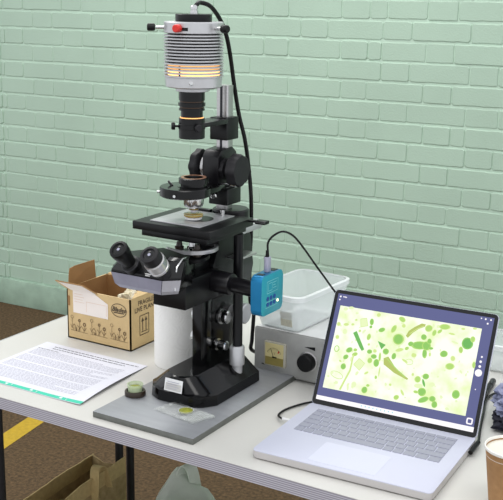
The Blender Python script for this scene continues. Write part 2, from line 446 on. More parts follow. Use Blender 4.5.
# stage
bm = B(); box(bm, -1.140, -.969, 1.469, 1.618, 1.0695, 1.0845, .001); box(bm, -1.125, -.981, 1.477, 1.612, 1.0575, 1.0692, .001)
st = obj('stage', bm, 'black_paint', ms)
bm = B(); box(bm, -1.112, -1.002, 1.486, 1.604, 1.0846, 1.0867, .0004)
pl = obj('stage_insert', bm, 'satin_alu', st)
bm = B(); cyl(bm, (AX+.004, AY+.014, 1.0868), (AX+.004, AY+.014, 1.0872), .026, 40); obj('stage_opening', bm, 'black_paint', st)
bm = B(); box(bm, -1.10, -1.06, 1.606, 1.616, 1.0846, 1.091, .001); obj('stage_clip', bm, 'black_paint', st)
bm = B(); lathe(bm, (-1.035, 1.642, 1.0645), (0, 0, 1), [(.034, 0), (.036, .002), (.036, .024), (.033, .027)], 48); obj('stage_boss', bm, 'black_paint', st)
bm = B(); box(bm, -.970, -.938, 1.598, 1.606, 1.0800, 1.0840, .0008); box(bm, -.952, -.930, 1.594, 1.611, 1.0790, 1.0855, .001); obj('stage_lever', bm, 'black_paint', st)
bm = B(); box(bm, -.950, -.9295, 1.5932, 1.594, 1.0815, 1.0845); obj('lever_edge', bm, 'chrome', st)
bm = B(); cyl(bm, (-1.022, 1.594, 1.0867), (-1.022, 1.594, 1.098), .003, 16, r2=.0055); obj('clamp_screw', bm, 'chrome', st)
# objectives under the stage
bm = B(); lathe(bm, (AX, AY-.005, 1.014), (0, -.12, 1), [(.030, 0), (.034, .002), (.034, .008), (.028, .012)], 48); tur = obj('nosepiece', bm, 'black_paint', ms)
for k, (dx, dy, rr) in enumerate(((0, .002, .0095), (-.021, -.010, .008), (.020, -.012, .008))):
    bm = B(); lathe(bm, (AX+dx, AY-.006+dy, 1.024), (0, 0, 1), [(rr, 0), (rr, .010), (rr*1.08, .0105), (rr*1.08, .013), (rr*.8, .014), (rr*.6, .022)], 28)
    obj('objective', bm, 'dark_resin' if k else 'chrome', tur)
bm = B()
ring = []
for i in range(19):
    an = math.radians(-125+i*9.5)
    ring.append((AX-.008+.052*math.cos(an), AY+.004+.048*math.sin(an)))
rin = [(AX-.008+.046*math.cos(math.radians(-125+i*9.5)), AY+.004+.042*math.sin(math.radians(-125+i*9.5))) for i in range(19)]
prism(bm, ring+rin[::-1], 'z', 1.030, 1.037, bev=.0006); o = obj('nosepiece_rim', bm, 'satin_alu', tur)
bm = B(); box(bm, -1.062, -1.028, 1.50, 1.56, .990, 1.014, .002); obj('nosepiece_mount', bm, 'black_paint', ms)
# binocular head
bm = B()
body = [(-1.122, 1.383), (-1.010, 1.383), (-.986, 1.405), (-1.000, 1.438), (-1.09, 1.465), (-1.136, 1.405)]
def ringz(z, sh, sc): return [((x+1.06)*sc-1.06, y+sh, z) for x, y in body]
loft(bm, [ringz(.979, .012, .80), ringz(.988, .004, .90), ringz(1.011, 0, 1.0), ringz(1.014, .001, 1.0), ringz(1.036, .026, .86)], mi=0)
hd = obj('binocular_head', bm, 'black_paint', ms, ang=25)
bm = B()
def ins(z, sh, sc, e=.0012):
    R = ringz(z, sh, sc); return [(-1.134 if False else R[5][0], R[5][1]-.0, z)], R
Rl, Rm, Rh = ringz(.980, .0115, .805), ringz(.988, .0038, .902), ringz(1.0095, .0002, .998)
for (i, j) in ((5, 0), (0, 1), (1, 2)):
    for Ra, Rb in ((Rl, Rm), (Rm, Rh)):
        d = V(0, -.0014, 0) if (i, j) == (0, 1) else V(.001, -.0012, 0) if (i, j) == (1, 2) else V(-.0006, -.0012, 0)
        quad(bm, [Vector(Ra[i])+d, Vector(Ra[j])+d, Vector(Rb[j])+d, Vector(Rb[i])+d], 1 if (i, j) == (1, 2) else 0)
obj('head_panel_sheen', bm, ['grey_head', 'grey_head_light'], hd, ang=20)  # grey panel, its pale tone standing in for reflected light
bm = B(); prism(bm, [(1.40, .985), (1.41, 1.028), (1.432, 1.042), (1.450, 1.032), (1.462, 1.005), (1.462, .985)], 'x', -1.030, -1.000, bev=.003); prism(bm, [(1.44, .985), (1.44, 1.015), (1.50, 1.015), (1.50, .985)], 'x', -1.075, -1.02, bev=.002)
obj('prism_housing', bm, 'black_enamel', hd)
bm = B(); tube(bm, [(-.996, 1.401, .990), (-.998, 1.404, 1.010), (-.999, 1.411, 1.029), (-.999, 1.428, 1.041), (-.999, 1.438, 1.041)], .0016, 8); obj('housing_edge_trim', bm, 'chrome', hd)
ed = V(0, -.70, .71).normalized()
for k, x in enumerate((-1.080, -1.014)):
    tip = V(x, 1.350, 1.064); e0 = tip-ed*.062
    bm = B()
    if k == 0: lathe(bm, e0, ed, [(.0155, 0), (.0155, .016), (.0125, .018), (.0135, .030), (.0165, .046), (.0175, .058), (.0165, .061), (.0120, .062), (.0105, .0595), (.0, .0595)], 44, caps=False)
    else: lathe(bm, e0, ed, [(.0145, 0), (.0145, .014), (.0130, .016), (.0130, .040), (.0175, .044), (.0175, .058), (.0165, .061), (.0115, .062), (.0105, .0595), (.0, .0595)], 44, caps=False)
    ep = obj('eyepiece', bm, 'black_rubber' if k == 0 else 'charcoal_knob', ms)
    bm = B(); lathe(bm, e0+ed*.0597, ed, [(.0098, -.0008), (.006, .0002), (.0045, .0003)], 32); obj('eye_lens', bm, 'bezel', ep)
    bm = B(); cyl(bm, e0+ed*.0598, e0+ed*.0606, .0028, 20); obj('lens_glint', bm, 'grey_head', ep)
    if k:
        bm = B(); lathe(bm, e0+ed*.018, ed, [(.0185, 0), (.0185, .004), (.0172, .005), (.0172, .009), (.0192, .010), (.0192, .023), (.0175, .025)], 60, lobes=30, la=.012)
        o = obj('dioptre_ring', bm, 'brushed', ep); o['label'] = 'silver ribbed focusing ring on the right eyepiece'
    else:
        bm = B(); lathe(bm, e0+ed*.012, ed, [(.0165, 0), (.0165, .003), (.0155, .0035)], 44); obj('eyepiece_clamp', bm, 'dark_steel', ep)
bm = B()
for k in range(2): box(bm, -1.046, -1.036+k*.002, 1.3815, 1.3825, 1.0135+k*.003, 1.0152+k*.003)
obj('engraving', bm, 'white_dull', hd)
# camera port tube
bm = B(); lathe(bm, (-1.050, 1.547, .9735), (1, 0, -.035), [(.0100, 0), (.0100, .029), (.0200, .030), (.0210, .032), (.0210, .077), (.0195, .080), (.0135, .0815), (.0148, .084), (.0150, .1385)], 44)
port = obj('camera_port_tube', bm, 'black_wrinkle', ms)
bm = B(); cyl(bm, (-.9170, 1.547, .9690), (-.9068, 1.547, .9687), .0158, 40); o = obj('port_ring', bm, 'red_ring', port); o['label'] = 'thin red ring at the end of the tube'
# upper post
bm = B(); prism(bm, rrect(AX-.0125, AX+.0125, 1.623, 1.645, .003, 3), 'z', 1.060, 1.327)
post = obj('post', bm, 'brushed', ms)
bm = B(); box(bm, AX-.0035, AX+.0015, 1.6225, 1.6235, 1.21, 1.326); obj('post_groove', bm, 'dark_steel', post)
bm = B(); prism(bm, [(AX-.012, 1.224), (AX-.012, 1.2235), (AX-.012, 1.262), (AX-.012, 1.262)][:1]+[(AX+.024, 1.224), (AX+.024, 1.268), (AX-.018, 1.268), (AX-.018, 1.224)][0:4] if False else [(AX-.018, 1.226), (AX+.020, 1.226), (AX+.020, 1.268), (AX-.018, 1.268)], 'y', 1.61, 1.652, bev=.0015)
blk = obj('post_clamp', bm, 'black_paint', ms)
bm = B(); P = [(AX-.026, AY+.012), (AX+.020, AY-.002), (AX+.022, 1.612), (AX-.018, 1.612)]
prism(bm, P, 'z', 1.258, 1.2665, bev=.001); obj('lamp_arm', bm, 'black_wrinkle', blk)
# focusing block on the post
bm = B(); prism(bm, [(1.590, 1.134), (1.590, 1.196), (1.600, 1.208), (1.640, 1.212), (1.655, 1.200), (1.655, 1.134)], 'x', -1.067, -1.030, bev=.003)
fb = obj('focus_block', bm, 'black_wrinkle', ms)
bm = B(); box(bm, -1.062, -1.020, 1.606, 1.655, 1.103, 1.1335, .0015); obj('focus_block_foot', bm, 'black_paint', fb)
bm = B(); lathe(bm, (-1.032, 1.612, 1.172), (1, 0, 0), [(.020, 0), (.020, .009), (.013, .010), (.013, .018), (.026, .019), (.0305, .022), (.0305, .036), (.028, .040), (.016, .041)], 64, lobes=8, la=.035); obj('focus_knob', bm, 'charcoal_knob', fb)
bm = B(); lathe(bm, (-1.070, 1.612, 1.174), (-1, 0, 0), [(.018, 0), (.018, .006), (.0285, .008), (.0305, .010), (.0305, .022), (.027, .025)], 64, lobes=8, la=.045); obj('focus_knob', bm, 'charcoal_knob', fb)
bm = B(); lathe(bm, (-1.066, 1.612, 1.174), (-1, 0, 0), [(.0225, 0), (.0225, .0055), (.020, .006)], 48); obj('knob_collar', bm, 'brushed', fb)
bm = B(); cyl(bm, (-1.030, 1.603, 1.146), (-1.006, 1.603, 1.146), .0018, 12); cyl(bm, (-1.010, 1.603, 1.146), (-.998, 1.603, 1.146), .0042, 20, .0006); obj('clamp_screw', bm, 'chrome', fb)
bm = B(); lathe(bm, (-1.046, 1.600, 1.124), (.5, -1, -.25), [(.006, 0), (.006, .010), (.004, .012)], 20); obj('clamp_screw', bm, 'chrome', fb)
# condenser and phase turret
cx, cy = -1.060, 1.525
bm = B(); lathe(bm, (cx, cy, 1.1310), (0, 0, 1), [(.044, 0), (.0475, .002), (.0475, .016), (.046, .018), (.020, .0185)], 64)
prism(bm, [(cx+.02, cy+.025), (cx+.044, cy+.012), (cx+.035, 1.607), (cx-.012, 1.607)], 'z', 1.1350, 1.1460, bev=.001)
cd = obj('condenser', bm, 'black_enamel', ms)
for an in (150, 200, 95):
    a_ = math.radians(an); bm = B()
    lathe(bm, (cx+.031*math.cos(a_), cy+.031*math.sin(a_), 1.1469), (0, 0, 1), [(.0085, 0), (.0085, .0008), (.0055, .0012), (.0055, .0002)], 24, caps=False); obj('phase_port', bm, 'dark_steel', cd)
bm = B(); lathe(bm, (AX, AY, 1.1470), (0, 0, 1), [(.030, 0), (.030, .003), (.024, .004), (.024, .009), (.0275, .0095), (.0275, .0185), (.026, .0195), (.0175, .0195), (.0165, .0125), (.0, .0125)], 56, caps=False); ir = obj('iris_mount', bm, 'black_enamel', ms)
bm = B(); lathe(bm, (AX, AY, 1.1666), (0, 0, 1), [(.0235, 0), (.0235, .0006), (.0185, .0006), (.0185, 0)], 48, caps=False); obj('iris_reflection_ring', bm, 'copper_reflection', ir)  # ring coloured as the dim orange reflection in the mount
bm = B(); cyl(bm, (AX, AY, 1.1600), (AX, AY, 1.1615), .0163, 40); obj('iris_lens', bm, 'glass', ir)
bm = B(); lathe(bm, (AX, AY, 1.1060), (0, 0, 1), [(.008, 0), (.009, .001), (.0115, .006), (.0165, .0065), (.0185, .012), (.0185, .0255)], 44); obj('condenser_lens_mount', bm, 'chrome', cd)
bm = B(); cyl(bm, (AX, AY, 1.1010), (AX, AY, 1.1065), .0055, 24, .001); obj('condenser_front_lens', bm, 'grey_head_light', cd)
for (dx, dy) in ((.010, -.047), (-.040, -.028)):
    bm = B(); d_ = V(dx, dy, 0).normalized(); p_ = V(cx, cy, 1.1390)+d_*.046; cyl(bm, p_, p_+d_*.006, .0026, 16); obj('centring_screw', bm, 'chrome', cd)
bm = B(); tube(bm, [(cx-.022, cy-.01, 1.1490), (cx-.031, cy-.008, 1.1545), (cx-.033, cy-.006, 1.1555)], .0022, 10); obj('iris_lever', bm, 'black_paint', cd)
# illuminator: lens tube, finned lamp housing
bm = B(); lathe(bm, (AX-.004, AY, 1.238), (0, 0, 1), [(.0225, 0), (.0235, .001), (.0235, .017), (.0245, .0175), (.0245, .0255), (.0235, .026), (.0235, .0365), (.0225, .037)], 48)
lens = obj('collector_tube', bm, 'black_paint', ms)
bm = B(); lathe(bm, (AX-.004, AY, 1.275), (0, 0, 1), [(.0215, 0), (.0215, .001), (.0195, .0011), (.0195, .003)], 48); obj('tube_glow', bm, 'glow_warm', lens)
bm = B(); lathe(bm, (AX-.004, AY, 1.2765), (0, 0, 1), [(.0200, 0), (.0200, .012), (.0235, .0122), (.0235, .016), (.0215, .0162), (.0215, .020), (.0245, .0202), (.0245, .026), (.022, .0262), (.022, .030), (.0235, .0302), (.0235, .046)], 48); obj('upper_tube', bm, 'black_enamel', lens)
for zz in (1.2935, 1.304):
    bm = B(); lathe(bm, (AX-.004, AY, zz), (0, 0, 1), [(.0221, 0), (.0221, .0012)], 48); obj('tube_highlight', bm, 'glow_dim', lens)  # faintly glowing rings standing in for dim highlights on the tube
for an, L_ in ((213, .016), (326, .007)):
    a_ = math.radians(an); d_ = V(math.cos(a_), math.sin(a_), 0); p_ = V(AX-.004, AY, 1.2595)+d_*.024
    bm = B(); cyl(bm, p_, p_+d_*.008, .0022, 12); lathe(bm, p_+d_*.006, d_, [(.0055, 0), (.0068, .001), (.0068, .006), (.0055, .007)], 24); obj('clamp_screw', bm, 'charcoal_knob' if an > 250 else 'black_paint', lens)
bm = B(); lathe(bm, (AX-.002, AY, 1.3225), (0, 0, 1), [(.028, 0), (.0305, .001), (.0305, .006), (.027, .008)], 48); obj('lamp_flange', bm, 'satin_alu', lens)
lamp = None
bm = B(); lathe(bm, (AX, AY, 1.3300), (0, 0, 1), [(.047, 0), (.0500, .002), (.0510, .017), (.0510, .019)], 72)
lathe(bm, (AX, AY, 1.349), (0, 0, 1), [(.046, 0), (.046, .0765)], 48, mi=1)
lathe(bm, (AX, AY, 1.4250), (0, 0, 1), [(.052, 0), (.053, .001), (.053, .018), (.0515, .0195)], 72)
lamp = obj('lamp_housing', bm, ['satin_alu', 'fin_gap_shade'], ms)
for k in range(4):
    bm = B(); z_ = 1.3523+.0054*k; lathe(bm, (AX, AY, z_), (0, 0, 1), [(.0463, 0), (.0463, .0022)], 56); obj('light_gap', bm, 'glow_hot' if k < 2 else 'glow_warm', lamp)
for k in range(14):
    bm = B(); z_ = 1.3492+.0054*k
    lathe(bm, (AX, AY, z_), (0, 0, 1), [(.0450, 0), (.0522, .0), (.0532, .0006), (.0532, .0024), (.0522, .0030), (.0450, .0030)], 72, caps=False); obj('cooling_fin', bm, 'satin_alu', lamp)
bm = B(); lathe(bm, (AX, AY, 1.4445), (0, 0, 1), [(.032, 0), (.0325, .001), (.0325, .012), (.0315, .013)], 48); obj('lamp_cap', bm, 'black_paint', lamp)
bm = B(); lathe(bm, (AX+.001, AY, 1.4575), (0, 0, 1), [(.0072, 0), (.0072, .006), (.0055, .0065), (.0055, .008), (.0068, .0085), (.0068, .013), (.004, .0155)], 20); obj('cable_gland', bm, 'chrome', lamp)
for an, mm, rr in ((212, 'black_rubber', .0065), (350, 'black_rubber', .0070), (276, 'red_knob', .0070)):
    a_ = math.radians(an); d_ = V(math.cos(a_), math.sin(a_), 0); p_ = V(AX, AY, 1.434)+d_*.051
    bm = B(); lathe(bm, p_, d_, [(.0025, 0), (.0025, .014)], 16); lathe(bm, p_+d_*(.002 if mm == 'red_knob' else .017), d_, [(rr*.8, 0), (rr, .002), (rr, .012), (rr*.8, .014)], 28)
    if mm != 'red_knob': lathe(bm, p_, d_, [(.0032, -.001), (.0032, .016)], 16, mi=1)
    o = obj('centring_knob', bm, [mm, 'chrome'], lamp); o['label'] = 'red centring knob' if mm == 'red_knob' else 'black centring knob on chrome shaft'
bm = B(); a_ = math.radians(287); d_ = V(math.cos(a_), math.sin(a_), 0); s_ = V(-d_.y, d_.x, 0)
p_ = V(AX, AY, 1.4325)+d_*.0532; box(bm, -.006, .006, -.0005, .0005, -.0028, .0028); bmesh.ops.transform(bm, matrix=Matrix.Translation(p_) @ Matrix.Rotation(a_+PI/2, 4, 'Z'), verts=bm.verts); obj('adjusting_slot', bm, 'black_paint', lamp)
a_ = math.radians(300); d_ = V(math.cos(a_), math.sin(a_), 0); bm = B(); cyl(bm, V(AX, AY, 1.341)+d_*.049, V(AX, AY, 1.341)+d_*.055, .004, 20, .001); obj('lamp_lock_screw', bm, 'chrome', lamp)
bm = B(); a_ = math.radians(272)
for k in range(4): cyl(bm, V(AX+.0435*math.cos(a_), AY+.0435*math.sin(a_), 1.3512+.005*k), V(AX+.0435*math.cos(a_), AY+.0435*math.sin(a_), 1.3542+.005*k), .0035, 14)
obj('fin_spacer', bm, 'black_paint', lamp)

# specimen dish on the stage
DX, DY = AX-.003, AY+.004
sd = thing('specimen_dish', 'small amber glass dish with white ring on the microscope stage', 'specimen dish', (DX, DY, 1.0872))
bm = B(); lathe(bm, (DX, DY, 1.0872), (0, 0, 1), [(.0145, 0), (.0155, .001), (.0155, .0045), (.0145, .005)], 44); obj('holder', bm, 'white_dull', sd)
bm = B(); lathe(bm, (DX, DY, 1.0922), (0, 0, 1), [(.014, 0), (.0180, .0015), (.0180, .0050), (.0165, .0060), (.006, .0068)], 44); obj('amber_dish', bm, 'amber_fluid', sd)
bm = B(); lathe(bm, (DX, DY, 1.0964), (0, 0, 1), [(.0182, 0), (.0182, .0012)], 44, caps=False); obj('gold_rim', bm, 'glass_green', sd)

# blue camera
bc = thing('microscope_camera', 'small turquoise blue camera box on the end of the microscope side tube', 'camera', (-.895, 1.547, .932))
bm = B(); prism(bm, rrect(1.509, 1.586, .931, 1.006, .010, 6), 'x', -.907, -.8845, bev=.0012)
for f in bm.faces: f.material_index = 1 if f.normal.x > .9 or f.calc_center_median().x > -.8848 else 0
bmesh.ops.recalc_face_normals(bm, faces=bm.faces)
for f in bm.faces: f.material_index = 1 if f.normal.x > .9 else 0
body_ = obj('body', bm, ['blue_anod', 'blue_face'], bc)
bm = B(); to = lambda y, z: (-.8841, y, z)
def rct(y0, y1, z0, z1, w): line_on(bm, [(y0, z0), (y1, z0), (y1, z1), (y0, z1), (y0, z0)], w, to)
rct(1.528, 1.567, .971, .993, .0009); rct(1.533, 1.546, .975, .989, .0009)
for k in range(3): line_on(bm, [(1.549, .978+.005*k), (1.562-.004*(k == 1), .978+.005*k)], .0012, to)
for k in range(2): line_on(bm, [(1.524, .9445+.0105*k), (1.566, .9445+.0105*k)], .0009, to)
obj('etched_lines', bm, 'etched', body_)
for r_ in range(2):
    for c_ in range(3):
        bm = B(); yy = 1.531+.012*c_; zz = .9505+.0105*r_; cyl(bm, (-.8852, yy, zz), (-.8838, yy, zz), .0042, 20); obj('button', bm, 'blue_dark', body_)
bm = B(); cyl(bm, (-.8846, 1.5665, .9505), (-.8836, 1.5665, .9505), .0026, 16); obj('indicator_light', bm, 'led', body_)
bm = B(); box(bm, -.9025, -.8895, 1.520, 1.530, 1.0055, 1.0066); box(bm, -.9025, -.8895, 1.560, 1.576, 1.0055, 1.0066); obj('socket', bm, 'black_paint', body_)

# cables
uc = thing('usb_cable', 'thin black usb cable arching from the blue camera to behind the laptop screen', 'cable', (-.896, 1.548, 1.0066))
bm = B(); prism(bm, rrect(-.9005, -.8915, 1.541, 1.555, .003, 3), 'z', 1.0066, 1.034, bev=.0008); obj('plug', bm, 'grey_head', uc)
pth = smooth_path([(-.896, 1.548, 1.033), (-0.8970, 1.5500, 1.0430), (-0.8980, 1.5520, 1.0590), (-0.8900, 1.5560, 1.0720), (-0.8780, 1.5700, 1.0790), (-0.8730, 1.6000, 1.0660), (-0.8680, 1.6300, 1.0390), (-0.8650, 1.6700, 1.0010), (-0.8560, 1.7000, 0.9660), (-0.8480, 1.7350, 0.9280), (-.785, 1.700, .90), (-.788, 1.680, .83), (-.79, 1.662, .765), (-.815, 1.645, .746), (-.845, 1.600, .7435), (-.858, 1.560, .7435), (-.855, 1.528, .745), (-.841, 1.512, .748), (-.835, 1.510, .748)], 8)
bm = B(); tube(bm, pth, .0020, 10); obj('cord', bm, 'black_rubber', uc)
bm = B(); cyl(bm, (-.837, 1.510, .7485), (-.817, 1.510, .7485), .0028, 16, .0006); obj('plug', bm, 'white_dull', uc)
bm = B(); tube(bm, [(-.900, 1.548, 1.030), (-.8965, 1.548, 1.036), (-.8968, 1.548, 1.046)], [.0040, .0036, .0026], 12); obj('strain_relief', bm, 'black_rubber', uc)
pc = smooth_path([(AX+.001, AY, 1.468), (AX+.003, AY+.006, 1.474), (-1.0450, 1.5500, 1.4770), (-1.0370, 1.5700, 1.4710), (-1.0370, 1.6000, 1.4500), (-1.0350, 1.6200, 1.4210), (-1.0380, 1.6400, 1.3820), (-1.0410, 1.6600, 1.3250), (-1.0420, 1.6800, 1.2670), (-1.0340, 1.6900, 1.2180), (-1.0300, 1.7000, 1.1580), (-1.0240, 1.7000, 1.0990), (-1.0290, 1.7100, 1.0250), (-1.0370, 1.7200, 0.9660), (-1.0410, 1.7300, 0.8820), (-1.035, 1.735, .86), (-1.035, 1.73, .80), (-1.035, 1.73, .775), (-1.04, 1.80, .750), (-1.03, 1.92, .7445), (-.96, 1.96, .7445)], 8)
bm = B(); tube(bm, pc, .0040, 12); tag(obj('power_cable', bm, 'black_rubber'), 'thick black lamp cable hanging from top of the microscope behind its post', 'cable')

# ------------------------------------------------------------------ power supply
PX0, PX1, PY0, PY1 = -1.013, -.800, 1.702, 1.895
ps = thing('power_supply', 'grey metal power supply box with square needle meter and black dial, behind the laptop', 'power supply', (-.905, 1.80, TZ))
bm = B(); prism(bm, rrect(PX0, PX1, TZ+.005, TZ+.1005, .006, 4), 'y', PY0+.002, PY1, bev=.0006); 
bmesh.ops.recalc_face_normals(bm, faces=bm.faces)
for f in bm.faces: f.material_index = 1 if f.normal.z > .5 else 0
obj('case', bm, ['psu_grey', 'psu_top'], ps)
bm = B(); box(bm, PX0+.003, PX1-.003, PY0, PY0+.0025, TZ+.008, TZ+.0975, .0005); fp = obj('front_panel', bm, 'psu_grey', ps)
for x in (PX0+.02, PX1-.02):
    for y in (PY0+.02, PY1-.02):
        bm = B(); cyl(bm, (x, y, TZ), (x, y, TZ+.0055), .007, 20); obj('foot', bm, 'black_rubber', ps)
bm = B(); mx0, mx1, mz0, mz1 = -.988, -.937, .763, .815
prism(bm, rrect(mx0, mx1, mz0, mz1, .004, 4), 'y', PY0-.004, PY0+.001, bev=.0008); mt = obj('meter', bm, 'meter_case', ps)
yy = PY0-.0043
bm = B(); box(bm, mx0+.004, mx1-.005, yy-.0002, yy, mz0+.020, mz1-.003); obj('meter_scale', bm, 'meter_face', mt)
bm = B(); box(bm, mx0+.004, mx1-.005, yy-.0004, yy, mz0+.003, mz0+.020); obj('meter_cover', bm, 'meter_lower', mt)
bm = B(); to = lambda x, z: (x, yy-.0006, z)
cxm = (mx0+mx1)/2-.001
line_on(bm, [(cxm-.001, mz0+.020), (cxm-.008, mz0+.038)], .0013, to); box(bm, cxm-.004, cxm+.006, yy-.0006, yy, mz0+.0185, mz0+.0215); obj('meter_needle', bm, 'black_paint', mt)
bm = B()
arc = [(cxm+.019*math.cos(math.radians(a)), mz0+.017+.023*math.sin(math.radians(a))) for a in range(35, 146, 10)]
line_on(bm, arc, .0005, to)
for a in range(35, 146, 10):
    c, s = math.cos(math.radians(a)), math.sin(math.radians(a)); line_on(bm, [(cxm+.019*c, mz0+.017+.023*s), (cxm+.016*c, mz0+.017+.020*s)], .0005, to)
text_bm(bm, 'V', .007, Matrix.Translation((cxm-.001, yy-.0006, mz0+.026)) @ Matrix.Rotation(PI/2, 4, 'X'))
obj('meter_marks', bm, 'card_ink', mt)
bm = B(); line_on(bm, [(cxm+.009, mz0+.030), (cxm+.012, mz0+.035)], .0025, to); obj('red_mark', bm, 'red_ring', mt)
bm = B()
for k in range(7): box(bm, -.994+.0032*k, -.992+.0032*k, PY0-.0006, PY0, .7615-.0003*k*0, .7645)
box(bm, -.967, -.962, PY0-.0006, PY0, .7615, .7645); obj('panel_print', bm, 'black_paint', fp)
bm = B(); quad(bm, [(-.897, PY0-.0004, .8170), (-.873, PY0-.0004, .8130), (-.873, PY0-.0004, .8205)]); obj('dial_wedge_mark', bm, 'black_paint', fp)
bm = B(); lathe(bm, (-.888, PY0, .788), (0, -1, 0), [(.0205, -.001), (.0205, .0015), (.0195, .002)], 48); dl = obj('dial_skirt', bm, 'brushed', ps)
bm = B(); lathe(bm, (-.888, PY0-.002, .788), (0, -1, 0), [(.0180, 0), (.0178, .010), (.0170, .014), (.0150, .0155)], 48, lobes=24, la=.012); obj('dial_knob', bm, 'black_rubber', dl)

# translucent tub on it
tb = thing('plastic_tub', 'open translucent white plastic food tub sitting on the grey power supply', 'plastic tub', (-.952, 1.782, TZ+.1005), math.radians(-4), local=True)
tz = .0
def tubm(bm, W, D, H, w0, d0, th=.0018, rimw=.005):
    def rr(sx, sy, z, r): return [(x, y, z) for x, y in rrect(-sx, sx, -sy, sy, r, 6)]
    outer = [rr(w0-.006, d0-.006, 0, .012), rr(w0, d0, .004, .014), rr(W, D, H-.012, .020), rr(W, D, H-.010, .020)]
    inner = [rr(W-th, D-th, H, .019), rr(W-th, D-th, H-.012, .019), rr(w0-th, d0-th, .006, .013), rr(w0-.008, d0-.008, .003, .011)]
    R = outer+[rr(W+rimw*.2, D+rimw*.2, H-.009, .020), rr(W+rimw*.2, D+rimw*.2, H, .020)]+inner
    loft(bm, R)
bm = B(); tubm(bm, .062, .100, .080, .047, .080); tubo = obj('tub_wall', bm, 'tub_plastic', tb, local=True)
def rim_bm(W, D, H, r, w=.0035):
    bm = B(); ro_ = rrect(-W-w, W+w, -D-w, D+w, r, 6); ri_ = rrect(-W+.002, W-.002, -D+.002, D-.002, r-.002, 6)
    loft(bm, [[(x, y, H-.009) for x, y in ro_], [(x, y, H) for x, y in ro_], [(x, y, H+.0015) for x, y in ri_], [(x, y, H-.001) for x, y in ri_]], (False, False)); return bm
obj('rim', rim_bm(.062, .100, .080, .024), 'tub_rim', tb)
bm = B(); box(bm, .010, .036, -.0925, -.0915, .014, .046); o_ = obj('old_label', bm, 'dirty_label', tubo); o_.rotation_euler = (.17, 0, 0); o_.location.y += .0045
o_['label'] = 'worn beige label on the tub side'

# ------------------------------------------------------------------ laptop
LW, LD, LH, LT = .3138, .2345, .2183, .4569
LX, LY, LR = -.8204, 1.5905, .0473
lp = thing('laptop', 'open silver laptop showing green algae micrograph on screen, at the table front', 'laptop', (LX, LY, TZ), LR, local=True)
bm = B(); prism(bm, rrect(0, LW, -LD, .004, .009, 6), 'z', .0025, .0155, bev=.0015)
bm.normal_update(); zt_ = max(v.co.z for v in bm.verts)
for f in bm.faces: f.material_index = 0 if f.calc_center_median().z > zt_-.0012 else 1
deck = obj('base', bm, ['laptop_alu', 'laptop_edge'], lp)
for x in (.03, LW-.03):
    for y in (-LD+.02, -.02):
        bm = B(); cyl(bm, (x, y, 0), (x, y, .0027), .006, 16); obj('rubber_foot', bm, 'black_rubber', lp)
bm = B(); prism(bm, rrect(.0965, .2145, -.2215, -.1440, .003, 3), 'z', .0154, .0158); obj('trackpad', bm, 'pad', deck)
# keyboard: rows from the back; widths in key units
KX0, KX1, KY0, KY1 = .0235, .2890, -.1260, -.0215
rows = [[1.0]*13+[1.05], [1.0]*13+[2.0], [1.45]+[1]*12+[1.45], [1.75]+[1]*12+[1.15], [1.25]+[1]*11+[2.75], [1, 1, 1, 1, 5.2, 1, 1, 1.2, 1.2, 1.2]]
hts = [.0105]+[.0182]*5; yt = KY1; n = 0
tot = sum(hts); sc_ = (KY1-KY0)/tot
for r_, hh in zip(rows, hts):
    hh *= sc_; un = (KX1-KX0)/sum(r_); x = KX0
    for wk in r_:
        bm = B(); box(bm, x+.0010, x+wk*un-.0010, yt-hh+.0011, yt-.0011, .0150, .0167, .0004, 1); obj('key', bm, 'key', deck); n += 1
        x += wk*un
    yt -= hh
# screen lid
ct, st_ = math.cos(LT), math.sin(LT)
LM_ = Matrix(((1, 0, 0, 0), (0, st_, ct*-1*-1*0-ct*0, 0), (0, 0, 0, 0), (0, 0, 0, 1)))
def lm(u, v, d=0.0):
    """lid coordinates (metres from its lower left corner, d towards the viewer)"""
    return V(u, st_*v-ct*d, .016+ct*v+st_*d)
def lprism(bm, poly, d0, d1, mi=0):
    A = [bm.verts.new(lm(u, v, d0)) for u, v in poly]; C_ = [bm.verts.new(lm(u, v, d1)) for u, v in poly]
    fs = [bm.faces.new(A[::-1]), bm.faces.new(C_)]; k = len(poly)
    for i in range(k): fs.append(bm.faces.new((A[i], A[(i+1) % k], C_[(i+1) % k], C_[i])))
    for f in fs: f.material_index = mi
bm = B(); lprism(bm, rrect(0, LW, -.002, LH, .008, 6), -.0055, 0); lid_ = obj('lid', bm, 'laptop_alu', lp)
bm = B(); lprism(bm, rrect(.0005, LW-.0005, -.0012, LH-.0005, .0078, 6), -.0008, .0006); bz = obj('screen_bezel', bm, 'bezel', lid_)
bm = B(); cyl(bm, (.02, .0045, .0145), (LW-.02, .0045, .0145), .0042, 20); obj('hinge', bm, 'dark_steel', lid_)
D0 = .0008
def flatpoly(bm, pts, d, mi=0):
    bm.faces.new([bm.verts.new(lm(u, v, d)) for u, v in pts]).material_index = mi
def ell(bm, u, v, a, b, ang, d, mi=0, n=18, irr=0.0, rnd=random):
    ca_, sa_ = math.cos(math.radians(ang)), math.sin(math.radians(ang)); ph = rnd.uniform(0, 6.28); ph2 = rnd.uniform(0, 6.28)
    pts = []
    for i in range(n):
        t_ = 2*PI*i/n; k = 1+irr*(math.sin(2*t_+ph)+.7*math.sin(3*t_+ph2)+.4*math.sin(5*t_+ph+ph2))
        x, y = a*k*math.cos(t_), b*k*math.sin(t_); pts.append((u+x*ca_-y*sa_, v+x*sa_+y*ca_))
    flatpoly(bm, pts, d, mi)
bm = B(); flatpoly(bm, [(.0075, .0085), (.3065, .0085), (.3065, .2110), (.0075, .2110)], D0); dsp = obj('display', bm, 'scr_ui', lid_, flat=True)
